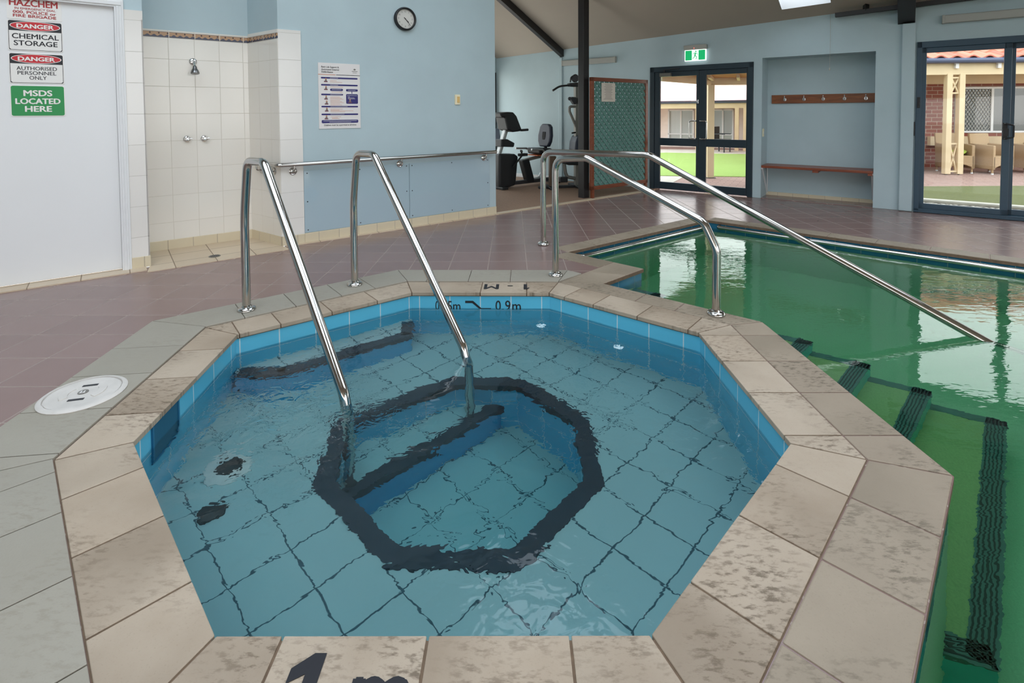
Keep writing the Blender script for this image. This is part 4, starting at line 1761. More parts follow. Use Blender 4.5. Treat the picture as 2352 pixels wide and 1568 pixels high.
# ================================================================ ceiling, rafters, post
def shell():
    # ceiling slopes with skylight openings (u along the far wall, s away from it)
    holes = [(4.74, 5.30, 0.30, 1.3), (2.7, 4.1, 3.4, 5.0), (4.8, 8.6, 2.6, 5.6), (2.0, 6.5, 6.4, 9.8)]  # first one is in view; the other three are added to light the hall
    us = sorted(set([-6.0, -0.6, 14.0] + [h[0] for h in holes] + [h[1] for h in holes]))
    ss = sorted(set([-0.25, 3.2, 6.0, 14.5] + [h[2] for h in holes] + [h[3] for h in holes]))
    mb = MB()
    for i in range(len(us) - 1):
        for j in range(len(ss) - 1):
            uc, s_c = (us[i] + us[i + 1]) / 2, (ss[j] + ss[j + 1]) / 2
            if uc < -0.6 and s_c < 3.2:
                continue
            if any(h[0] < uc < h[1] and h[2] < s_c < h[3] for h in holes):
                continue
            q = [p2(u, -s, ceil_z(u, s)) for (u, s) in ((us[i], ss[j]), (us[i + 1], ss[j]), (us[i + 1], ss[j + 1]), (us[i], ss[j + 1]))]
            mb.add(q, [(0, 1, 2, 3)])
    struct(mb.build('ceiling', M_ceil, weld=True), 'raked beige ceiling', 'ceiling')
    # skylight wells: white upstand frames and panes
    for k, h in enumerate(holes):
        d = struct(thing('window_%d' % (k + 2), 'skylight in the raked ceiling, one in view and three added for light', 'skylight'))
        mb = MB()
        cs = [(h[0], h[2]), (h[1], h[2]), (h[1], h[3]), (h[0], h[3])]
        for i in range(4):
            (ua, sa), (ub, sb) = cs[i], cs[(i + 1) % 4]
            za, zb = ceil_z(ua, sa), ceil_z(ub, sb)
            for (lo, hi) in ((-0.02, 0.15),):
                mb.quad(p2(ua, -sa, za + lo), p2(ub, -sb, zb + lo), p2(ub, -sb, zb + hi), p2(ua, -sa, za + hi))
        mb.build('frame', M_white, d)
    # rafters
    def rafter(u, s0, s1, wid, dep, tip, name_label):
        mb = MB()
        us_ = (u - wid / 2, u + wid / 2)
        vs = []
        for uu in us_:
            vs += [p2(uu, -s0, ceil_z(uu, s0) - 0.005), p2(uu, -s1, ceil_z(uu, s1) - 0.005), p2(uu, -s1, ceil_z(uu, s1) - dep), p2(uu, -s0, ceil_z(uu, s0) - tip)]
        mb.add(vs, [(0, 1, 2, 3), (7, 6, 5, 4), (0, 4, 5, 1), (1, 5, 6, 2), (2, 6, 7, 3), (3, 7, 4, 0)])
        o = mb.build('rafter', M_black, bevel=0.004, weld=True)
        o['kind'] = 'structure'
        o['label'] = name_label
        o['category'] = 'roof beam'
    rafter(1.135, 0.0, 5.9, 0.075, 0.13, 0.13, 'dark sloping roof beam above the gym corner')
    rafter(6.07, 0.0, 5.9, 0.17, 0.22, 0.24, 'dark roof beam end above the pilaster by the sliding door')
    rafter(3.6, 3.0, 5.9, 0.10, 0.15, 0.15, 'dark roof beam over the pool, out of view')
    # tie beam hung below the ceiling edge at top right
    a, b = p2(5.33, -0.02, 2.545), p2(7.5, -0.42, 2.70)
    mb = MB()
    mb.bar(p2(5.33, -0.10, 2.475), p2(9.0, -0.10, 2.60), 0.06, 0.055)
    mb.bar(p2(5.66, -0.10, 2.49), p2(5.66, -0.10, 2.60), 0.05, 0.05, up=(1, 0, 0))
    struct(mb.build('ceiling_track_beam', M_black, bevel=0.003), 'thin dark horizontal beam under the ceiling at top right', 'beam')
    # post
    c = Vector((1.033, 7.552))
    mb = MB()
    w = 0.056
    ux, uy = D1.to_2d(), N1.to_2d()
    mb.prism([tuple(c + ux * (w * i) + uy * (w * j)) for (i, j) in ((-1, -1), (1, -1), (1, 1), (-1, 1))], 0.0, 3.75)
    struct(mb.build('post_column', M_black, bevel=0.006), 'dark square timber post in front of the gym', 'post')
    # far sides of the hall, out of the picture: low sills, piers and headers around big openings
    def side(a, b, name, closed=False):
        a, b = Vector(a), Vector(b)
        d = (b - a)
        L = d.length
        ang = math.atan2(d.y, d.x)
        mb = MB()
        mb.box(0, L, -0.1, 0.0, 0.0, 0.12)
        mb.box(0, L, -0.1, 0.0, 3.3, 6.0)
        if closed:
            mb.box(0, L, -0.1, 0.0, 0.1, 3.35)
        n = max(1, round(L / 3.2))
        for i in range(n + 1):
            x = L * i / n
            mb.box(max(0, x - 0.12), min(L, x + 0.12), -0.1, 0.0, 0.12, 3.3)
        struct(mb.build(name, M_wall, loc=(a.x, a.y, 0), rot=(0, 0, ang)))
    e1 = p1(-8.0)
    e2 = p2(13.0)
    side((-4.6, -4.2, 0), (e1.x, e1.y, 0), 'wall_west', closed=True)
    side((9.2, -3.2, 0), (-4.6, -4.2, 0), 'wall_front')
    side((e2.x, e2.y, 0), (9.2, -3.2, 0), 'wall_right', closed=True)


shell()


# ================================================================ lattice screen
def lattice():
    a = Vector((1.115, 7.445, 0))
    L = 1.26
    t = thing('lattice_screen', 'sea green diagonal lattice screen in a reddish timber frame beside the post', 'screen', a, A1)
    z0, z1 = 0.125, 1.735
    fw = 0.055
    mb = MB()
    mb.box(0, L, -0.022, 0.022, z1 - fw, z1)
    mb.box(0, L, -0.022, 0.022, z0, z0 + fw)
    mb.box(0, fw, -0.022, 0.022, z0, z1)
    mb.box(L - fw, L, -0.022, 0.022, z0, z1)
    mb.build('frame', M_latframe, t, bevel=0.003)
    x0, x1, a0, a1 = fw * 0.7, L - fw * 0.7, z0 + fw * 0.7, z1 - fw * 0.7
    sw = 0.043
    for layer, sgn in ((0.006, 1), (-0.006, -1)):
        mb = MB()
        step = 0.100
        k = -40
        for k in range(-40, 60):
            c = k * step
            # line z = a0 + sgn*(x - x0) + c
            pts = []
            for x in (x0, x1):
                z = a0 + sgn * (x - x0) + c
                if a0 <= z <= a1:
                    pts.append((x, z))
            for z in (a0, a1):
                x = x0 + sgn * (z - a0 - c)
                if x0 < x < x1:
                    pts.append((x, z))
            if len(pts) >= 2:
                pts.sort()
                p, q = pts[0], pts[-1]
                if math.hypot(q[0] - p[0], q[1] - p[1]) > 0.02:
                    mb.bar((p[0], layer, p[1]), (q[0], layer, q[1]), sw, 0.008, up=(0, 1, 0))
        mb.build('slats', M_lattice, t)
    mb = MB()
    mb.box(0.02, 0.06, -0.02, 0.02, 0.004, z0)
    mb.build('foot', M_latframe, t)
    mb = MB()
    mb.box(L - 0.05, L - 0.01, -0.02, 0.02, 0.004, z0)
    mb.build('foot', M_latframe, t)
    # paper notice pinned to it
    n = thing('notice', 'small white paper notice pinned to the green lattice screen', 'notice', a + D1 * 0.35 - N1 * 0.022 + Vector((0, 0, 1.525)), A1)
    mb = MB()
    mb.box(-0.145, 0.145, -0.002, 0.0, -0.135, 0.135)
    mb.build('sheet', plain('paper', srgb(212, 204, 192), 0.8, var=0.03), n)
    mb = MB()
    for i in range(14):
        z = 0.112 - i * 0.0165
        w = 0.06 + 0.05 * random.random()
        mb.box(-w, w, -0.0028, -0.002, z, z + 0.0045)
    mb.build('printed_lines', M_badge, n)


lattice()


# ================================================================ handrails
def handrails():
    def rail(name, label, base, d, prof, rad, r, label_group, flange_end=None, end_radii=None):
        t = thing(name, label, 'handrail', (base[0], base[1], 0), math.atan2(d[1], d[0]), label_group)
        path = fillet([(s, 0, z) for (s, z) in prof], rad)
        mb = MB()
        mb.tube(path, r, 18)
        mb.build('rail', M_steel, t, smooth=True)
        for s, z in ([(prof[0][0], prof[0][1])] + ([flange_end] if flange_end else [])):
            mb = MB()
            mb.lathe([(0.0, z), (0.054, z), (0.055, z + 0.006), (0.051, z + 0.016), (0.044, z + 0.022), (0.032, z + 0.026), (0.029, z + 0.034)], 28, Matrix.Translation((s, 0, 0)))
            mb.build('base_flange', M_steel, t, smooth=True)
        return t
    g = 'spa entry handrails'
    rail('spa_handrail', 'bent steel spa handrail nearest the white door', (-1.686, 3.271), (0.723, -0.6909),
         [(0.0, 0.006), (0.0, 0.60), (0.075, 0.960), (0.335, 0.965), (1.225, -0.075), (1.262, -0.20), (1.262, -0.80)], [0, 0.9, 0.085, 0.10, 0.12, 0.10, 0], 0.0255, g)
    rail('spa_handrail', 'bent steel spa handrail standing in front of the splash panels', (-1.144, 3.744), (0.7159, -0.6982),
         [(0.0, 0.006), (0.0, 0.60), (0.055, 0.962), (0.29, 0.967), (1.205, -0.070), (1.252, -0.20), (1.252, -0.80)], [0, 0.9, 0.085, 0.10, 0.12, 0.10, 0], 0.0255, g)
    g = 'pool handrails'
    rail('pool_handrail', 'shorter steel pool handrail with both ends standing on the coping', (0.325, 3.938), (0.7686, -0.6397),
         [(0.0, 0.006), (0.0, 0.895), (0.275, 0.915), (1.12, 0.560), (1.20, 0.40), (1.20, 0.0)], [0, 0.10, 0.10, 0.10, 0.12, 0], 0.0255, g, flange_end=(1.20, 0.0))
    rail('pool_handrail', 'longer steel pool handrail sloping down into the green water', (0.29, 4.896), (0.7907, -0.6123),
         [(0.0, 0.0), (0.0, 0.875), (1.04, 0.893), (3.041, -0.070), (3.35, -0.22)], [0, 0.11, 0.16, 0.16, 0], 0.027, g)
    # pool edge rails just above the water line
    def edge_rail(label, a, b, ret=0.0):
        a, b = Vector(a), Vector(b)
        d = (b - a)
        L = d.length
        t = thing('pool_edge_rail', label, 'grab rail', (a.x, a.y, -0.055), math.atan2(d.y, d.x), 'pool edge grab rails')
        mb = MB()
        mb.tube(fillet([(0.0, 0.055, 0.0), (0.0, 0.0, 0.0), (L, 0.0, 0.0), (L, 0.055, 0.0)], 0.03), 0.021, 14)
        mb.build('rail', M_steel, t, smooth=True)
        n = int(L / 1.2) + 1
        for i in range(1, n):
            mb = MB()
            mb.tube([(L * i / n, 0.0, 0.0), (L * i / n, 0.06, 0.0)], 0.009, 8)
            mb.build('bracket', M_steel, t, smooth=True)
    e = (POOL[9] - POOL[0]).normalized()
    nn = Vector((e.y, -e.x))
    edge_rail('steel grab rail along the left rear edge of the pool', POOL[0] + e * 0.12 + nn * 0.055, POOL[9] - e * 0.12 + nn * 0.055)
    e = (Vector((7.2, 1.36)) - POOL[9]).normalized()
    nn = Vector((e.y, -e.x))
    edge_rail('steel grab rail along the pool edge facing the sliding door', POOL[9] + e * 0.14 + nn * 0.055, Vector((7.2, 1.36)) - e * 0.3 + nn * 0.055)


handrails()


# ================================================================ spa details
def spa_details():
    # skimmer lid
    t = thing('deck_skimmer', 'round off white plastic skimmer lid set in the border tiles', 'skimmer lid', (-1.912, 2.282, 0.0065), R(15))
    mb = MB()
    mb.lathe([(0.13, 0.0), (0.160, 0.0), (0.161, 0.004), (0.152, 0.010), (0.141, 0.011), (0.139, 0.004)], 48)
    mb.build('rim', M_lid, t, smooth=True)
    mb = MB()
    mb.lathe([(0.0, 0.0), (0.136, 0.0), (0.136, 0.008), (0.128, 0.010), (0.122, 0.008), (0.0, 0.010)], 48)
    mb.build('disc', M_lid, t, smooth=True)
    for s in (1, -1):
        mb = MB()
        pts = []
        for k in range(9):
            a = R(-40 + 10 * k) + (0 if s > 0 else math.pi)
            pts.append((0.085 * math.cos(a), 0.085 * math.sin(a)))
        for k in range(8, -1, -1):
            a = R(-40 + 10 * k) + (0 if s > 0 else math.pi)
            pts.append((0.055 * math.cos(a), 0.055 * math.sin(a)))
        mb.prism(pts, 0.006, 0.0125)
        mb.build('raised_panel', M_lid, t, bevel=0.001)
        mb = MB()
        mb.box(-0.030, 0.030, s * 0.062 - 0.007, s * 0.062 + 0.007, 0.008, 0.0106)
        mb.build('finger_slot', M_dark, t)
    mb = MB()
    mb.lathe([(0.0, 0.009), (0.020, 0.009), (0.020, 0.0125), (0.0, 0.0130)], 24)
    mb.build('badge', M_badge, t)
    mb = MB()
    for x in (-0.010, 0.002):
        mb.box(x, x + 0.005, -0.008, 0.008, 0.0125, 0.0136)
    mb.box(-0.012, 0.012, -0.011, -0.008, 0.0125, 0.0136)
    mb.build('badge_mark', M_cardw, t)
    # skimmer mouth in the left wall (edge G-H)
    a, b = SPA_W[6], SPA_W[7]
    e = (b - a).normalized()
    ang = math.atan2(e.y, e.x)
    t = thing('skimmer_mouth', 'dark rectangular skimmer opening in the left spa wall at the water line', 'skimmer', (a.x, a.y, 0), ang)
    mb = MB()
    mb.box(0.15, 0.34, -0.004, 0.004, -0.24, -0.026)
    mb.build('opening', plain('dark_water_opening', srgb(34, 92, 122), 0.4), t)
    mb = MB()
    for (x0, x1, z0, z1) in ((0.14, 0.15, -0.25, -0.026), (0.34, 0.35, -0.25, -0.026), (0.14, 0.35, -0.25, -0.24)):
        mb.box(x0, x1, -0.008, 0.004, z0, z1)
    mb.build('surround', plain('blue_plastic', srgb(44, 112, 150), 0.4), t)
    # underwater fitting: pale disc with dark grille
    t = thing('underwater_fitting', 'pale round underwater fitting with dark centre in the spa seat', 'pool fitting', (-1.28, 2.30, ZS - 0.45), R(30))
    mb = MB()
    mb.lathe([(0.0, 0), (0.10, 0), (0.10, 0.008), (0.09, 0.014), (0.0, 0.016)], 28)
    mb.build('plate', M_lid, t, smooth=True)
    mb = MB()
    mb.lathe([(0.0, 0.014), (0.055, 0.014), (0.055, 0.020), (0.0, 0.021)], 24)
    mb.build('grille', M_plastic, t, smooth=True)
    t2 = thing('suction_cover', 'small dark suction cover on the spa seat beside the left wall', 'pool fitting', (-1.22, 2.05, ZS - 0.45))
    mb = MB()
    mb.lathe([(0.0, 0), (0.05, 0), (0.05, 0.01), (0.0, 0.02)], 24)
    mb.build('cover', M_plastic, t2, smooth=True)
    # foam where the jets break the surface
    for (x, y, lab) in ((0.179, 3.293, 'small white foam patch on the spa water near the depth marking'), (0.608, 2.984, 'small white foam patch on the spa water by the right back wall')):
        mb = MB()
        for k in range(46):
            r = 0.036 * math.sqrt(random.random())
            a_ = random.random() * 6.283
            s_ = 0.004 + 0.007 * random.random() * (1 - r / 0.05)
            mb.sphere((r * math.cos(a_) * 0.8, r * math.sin(a_) * 0.8, 0.001), s_, 1, 1, 0.5, 8, 5)
        o = mb.build('foam', plain('white_foam', srgb(176, 204, 214), 0.3), smooth=True, loc=(x, y, ZS))
        stuff(o, lab, 'foam')
    # depth marking on the back wall tiles (edge A-B)
    a, b = SPA_W[0], SPA_W[1]
    e = (b - a).normalized()
    ang = math.atan2(e.y, e.x)
    t = thing('depth_marking', 'black depth marking 0.45m to 0.9m on the blue back wall of the spa', 'depth marking', (a.x, a.y, 0), ang)
    zb = -0.134
    text_mesh([('0', 0.180, zb, 0.074, 0.026, 0.006), ('.', 0.209, zb, 0.074, 0.009, 0.01), ('4', 0.232, zb, 0.074, 0.030, 0.006), ('5', 0.268, zb, 0.074, 0.028, 0.006),
               ('m', 0.316, zb, 0.074, 0.050, 0.006)], M_ink, 'shallow_figure', t, y=-0.0012)
    text_mesh([('0', 0.605, zb, 0.078, 0.036, 0.006), ('.', 0.638, zb, 0.074, 0.010, 0.01), ('9', 0.672, zb, 0.078, 0.036, 0.006), ('m', 0.733, zb, 0.078, 0.058, 0.006)],
              M_ink, 'deep_figure', t, y=-0.0012)
    mb = MB()
    slab(mb, [(0.375, -0.062), (0.43, -0.062), (0.487, -0.113), (0.555, -0.113), (0.555, -0.126), (0.482, -0.126), (0.424, -0.078), (0.375, -0.078)], 0, 0, -0.0004, 0.0012)
    mb.build('slope_symbol', M_ink, t)
    # upside down 1-M on the back coping, partly under the border course
    FL = Matrix(((1, 0, 0, 0), (0, 0, 1, 0), (0, 1, 0, 0), (0, 0, 0, 1)))  # x, y(out), z -> lay flat
    RT = Matrix.Rotation(math.pi, 4, 'Z')
    t = thing('coping_marking', 'black upside down 1-M marking on the back spa coping', 'depth marking', (-0.035, 3.70, 0.0012), R(-1.5))
    mb = MB()
    mb.prism([(-x, -z) for (x, z) in ((-0.112, -0.055), (-0.112, 0.055), (-0.130, 0.055), (-0.152, 0.032), (-0.152, 0.014), (-0.136, 0.024), (-0.136, -0.055))], 0.0, 0.0006)
    mb.build('lettering', M_ink, t)
    text_mesh([('-', -0.015, -0.055, 0.11, 0.03, 0.03), ('M', 0.118, -0.055, 0.11, 0.10, 0.02)], M_ink, 'lettering', t, y=0.0, M=RT @ FL)
    t = thing('coping_marking', 'black 1 m marking on the front spa coping', 'depth marking', (-0.44, 1.02, 0.0012), 0.0)
    mb = MB()
    mb.prism([(0.005, 0.0), (0.005, 0.145), (-0.022, 0.145), (-0.064, 0.112), (-0.064, 0.080), (-0.028, 0.100), (-0.028, 0.0)], 0.0, 0.0006)
    mb.build('lettering', M_ink, t)
    text_mesh([('m', 0.148, 0.0, 0.145, 0.120, 0.03)], M_ink, 'lettering', t, y=0.0, M=FL)


spa_details()


# ================================================================ gym machines
def gym():
    a = math.atan2(0.62, 0.78)
    t = thing('exercise_bike', 'black recumbent exercise bike with a padded seat back in the gym corner', 'exercise bike', (-0.2, 8.5, 0.004), a)

    def pl(mb, poly, y0, y1):
        mb.prism(poly, -y1, -y0, PXZ)

    mb = MB()
    pl(mb, [(-0.086, 1.225), (0.08, 1.245), (0.187, 1.24), (0.257, 1.176), (0.361, 0.96), (0.32, 0.925), (0.185, 0.916), (0.064, 0.96), (0.014, 1.151), (-0.053, 1.165)], -0.13, 0.13)
    mb.build('console', M_plastic, t, bevel=0.02, seg=3)
    mb = MB()
    mb.tube([(0.32, -0.16, 0.945), (0.45, -0.18, 0.95)], 0.020, 12)
    mb.tube([(0.32, 0.16, 0.945), (0.45, 0.18, 0.95)], 0.020, 12)
    mb.tube([(0.32, -0.16, 0.945), (0.32, 0.16, 0.945)], 0.018, 10)
    mb.build('console_grips', M_plastic, t, smooth=True)
    mb = MB()
    mb.bar((0.16, 0, 1.05), (-0.03, 0, 0.55), 0.08, 0.06)
    mb.build('stem', M_silver, t, bevel=0.01)
    mb = MB()
    pl(mb, [(-0.031, 0.801), (0.097, 0.803), (0.244, 0.735), (0.226, 0.667), (-0.04, 0.686)], -0.09, 0.09)
    mb.build('bottle_tray', M_plastic, t, bevel=0.015)
    mb = MB()
    pl(mb, [(-0.092, 0.574), (0.234, 0.556), (0.305, 0.511), (0.248, 0.04), (0.125, 0.02), (-0.097, 0.02)], -0.11, 0.11)
    mb.build('shroud', M_plastic, t, bevel=0.03, seg=3)
    mb = MB()
    mb.box(-0.10, 0.02, -0.20, 0.20, 0.0, 0.045)
    mb.build('front_foot', M_plastic, t, bevel=0.01)
    mb = MB()
    mb.box(1.10, 1.19, -0.18, 0.18, 0.0, 0.045)
    mb.build('rear_foot', M_plastic, t, bevel=0.01)
    mb = MB()
    mb.box(0.20, 1.18, -0.04, 0.04, 0.035, 0.095)
    mb.build('floor_beam', M_dark, t, bevel=0.01)
    for (y, x, z) in ((-0.18, 0.335, 0.545), (0.18, 0.335, 0.16)):
        mb = MB()
        mb.box(x - 0.075, x + 0.075, y - 0.04, y + 0.04, z - 0.025, z + 0.02)
        mb.tube(fillet([(x - 0.06, y - 0.04, z), (x - 0.04, y - 0.04, z + 0.07), (x - 0.02, y + 0.04, z + 0.07), (x + 0.02, y + 0.04, z)], 0.03), 0.010, 8)
        mb.tube([(x, y, z), (0.17, y * 0.75, 0.35)], 0.015, 8)
        mb.build('pedal', M_rubber, t, bevel=0.006)
    mb = MB()
    pl(mb, [(0.43, 0.433), (0.576, 0.453), (0.704, 0.06), (0.555, 0.06)], -0.06, 0.06)
    mb.build('seat_post', M_plastic, t, bevel=0.012)
    mb = MB()
    mb.bar((0.50, 0, 0.425), (1.0, 0, 0.49), 0.08, 0.045)
    mb.build('seat_rail', M_grey, t, bevel=0.008)
    mb = MB()
    mb.tube(fillet([(0.68, 0, 0.085), (0.84, 0, 0.095), (0.91, 0, 0.19), (0.925, 0, 0.44)], 0.09), 0.027, 12)
    mb.build('frame_tube', M_silver, t, smooth=True)
    mb = MB()
    pl(mb, [(0.707, 0.630), (1.00, 0.617), (1.06, 0.56), (1.014, 0.510), (0.726, 0.525)], -0.17, 0.17)
    mb.build('seat', M_plastic, t, bevel=0.03, seg=3)
    mb = MB()
    mb.box(0.68, 0.98, -0.15, 0.15, 0.500, 0.511)
    mb.build('adjuster_strap', plain('orange_lever', srgb(196, 96, 44), 0.5), t)
    for s in (-1, 1):
        mb = MB()
        mb.tube(fillet([(0.82, s * 0.18, 0.56), (0.74, s * 0.21, 0.61), (0.50, s * 0.21, 0.622)], 0.04), 0.017, 10)
        mb.build('side_grip', M_silver, t, smooth=True)
    # seat back leans away; a rounded shield
    B = Matrix.Translation((0.985, 0, 0.635)) @ Matrix.Rotation(R(7), 4, 'Y')
    mb = MB()
    prof = [(-0.11, 0.0), (-0.155, 0.09), (-0.165, 0.20), (-0.135, 0.35), (-0.085, 0.40), (0.085, 0.40), (0.135, 0.35), (0.165, 0.20), (0.155, 0.09), (0.11, 0.0)]
    YZ = Matrix(((0, 0, 1, 0), (1, 0, 0, 0), (0, 1, 0, 0), (0, 0, 0, 1)))
    mb.prism(prof, -0.045, 0.035, B @ YZ)
    mb.build('backrest', M_pad, t, bevel=0.025, seg=3)
    mb = MB()
    mb.prism([(-0.045, 0.17), (-0.03, 0.12), (0.03, 0.12), (0.045, 0.17), (0.045, 0.26), (-0.045, 0.26)], -0.050, -0.02, B @ YZ)
    mb.build('backrest_opening', M_rubber, t, bevel=0.008)
    mb = MB()
    mb.tube([(0.99, 0, 0.50), (1.0, 0, 0.66)], 0.03, 10)
    mb.build('back_support', M_plastic, t)

    # strength machine partly behind the post
    a = math.atan2(0.25, 1)
    t = thing('strength_machine', 'grey strength training machine with a curved overhead bar behind the dark post', 'gym machine', (0.9, 8.55, 0.004), a)
    mb = MB()
    mb.box(0.13, 0.24, -0.05, 0.05, 0.0, 1.72)
    mb.build('column', M_grey, t, bevel=0.01)
    mb = MB()
    pl(mb, [(0.02, 1.707), (0.143, 1.715), (0.24, 1.70), (0.24, 1.64), (0.027, 1.653)], -0.06, 0.06)
    mb.build('head_block', M_plastic, t, bevel=0.012)
    mb = MB()
    mb.lathe([(0.0, -0.04), (0.05, -0.04), (0.06, -0.01), (0.06, 0.01), (0.05, 0.04), (0, 0.04)], 20, Matrix.Translation((0.13, -0.02, 1.78)) @ PXZ)
    mb.tube(fillet([(0.05, -0.02, 1.72), (0.06, -0.02, 1.80), (0.14, -0.02, 1.85), (0.23, -0.02, 1.78)], 0.04), 0.012, 8)
    mb.build('pulley', M_dark, t, smooth=True)
    mb = MB()
    mb.tube(fillet([(0.06, -0.03, 1.675), (-0.145, -0.04, 1.655), (-0.262, -0.05, 1.582)], 0.25), 0.017, 10)
    mb.build('pull_bar', M_plastic, t, smooth=True)
    mb = MB()
    pl(mb, [(0.041, 1.456), (0.07, 1.484), (0.215, 1.47), (0.215, 1.361), (0.106, 1.361)], -0.05, 0.05)
    mb.sphere((0.045, 0, 1.455), 0.03)
    mb.build('arm_bracket', M_dark, t, bevel=0.008)
    mb = MB()
    mb.tube(fillet([(0.215, -0.03, 1.327), (0.03, -0.03, 1.327), (0.03, -0.03, 1.25), (0.19, -0.03, 0.90)], 0.05), 0.022, 12)
    mb.build('press_arm', M_grey, t, smooth=True)
    mb = MB()
    mb.tube([(0.065, -0.05, 0.895), (0.16, -0.03, 0.906)], 0.014, 10)
    mb.build('hand_grip', M_rubber, t)
    mb = MB()
    pl(mb, [(0.076, 0.60), (0.091, 0.748), (0.127, 0.843), (0.214, 0.882), (0.30, 0.86), (0.33, 0.60)], -0.15, 0.15)
    mb.build('back_pad', M_pad, t, bevel=0.03, seg=3)
    mb = MB()
    pl(mb, [(-0.076, 0.435), (0.30, 0.435), (0.30, 0.37), (-0.04, 0.382)], -0.15, 0.15)
    mb.build('seat', M_plastic, t, bevel=0.02)
    mb = MB()
    mb.tube(fillet([(-0.05, 0, 0.39), (-0.03, 0, 0.245), (0.0, 0, 0.176), (0.16, 0, 0.142), (0.21, 0, 0.20), (0.22, 0, 0.38)], 0.03), 0.028, 10)
    mb.build('seat_frame', M_grey, t, smooth=True)
    mb = MB()
    mb.box(-0.134, -0.004, -0.05, 0.05, 0.093, 0.18)
    mb.build('weight_block', M_plastic, t, bevel=0.01)
    mb = MB()
    mb.box(-0.31, -0.20, -0.04, 0.04, 0.02, 0.525)
    mb.build('leg_post', plain('bronze_metal', srgb(92, 76, 62), 0.45, metal=0.5), t, bevel=0.008)
    mb = MB()
    mb.box(-0.49, 0.30, -0.04, 0.04, 0.0, 0.04)
    mb.box(0.12, 0.26, -0.3, 0.3, 0.0, 0.04)
    mb.box(-0.35, -0.27, -0.2, 0.2, 0.0, 0.04)
    mb.build('base', M_plastic, t, bevel=0.008)
    # a second seat at the edge of the clock wall
    t = thing('gym_seat', 'pale grey padded gym seat half hidden by the end of the clock wall', 'gym seat', (-0.36, 9.32, 0.004), R(20))
    mb = MB()
    mb.prism([(-0.15, 0.60), (0.10, 0.64), (0.15, 0.80), (0.13, 0.945), (-0.05, 0.96), (-0.15, 0.90)], -0.03, 0.05, PXZ)
    mb.build('backrest', plain('blue_grey_vinyl', srgb(120, 132, 150), 0.5), t, bevel=0.02)
    mb = MB()
    mb.tube([(0, 0.02, 0.0), (0, 0.02, 0.66)], 0.03, 10)
    mb.lathe([(0, 0), (0.18, 0), (0.17, 0.03), (0, 0.04)], 20)
    mb.build('pedestal', M_plastic, t)


gym()


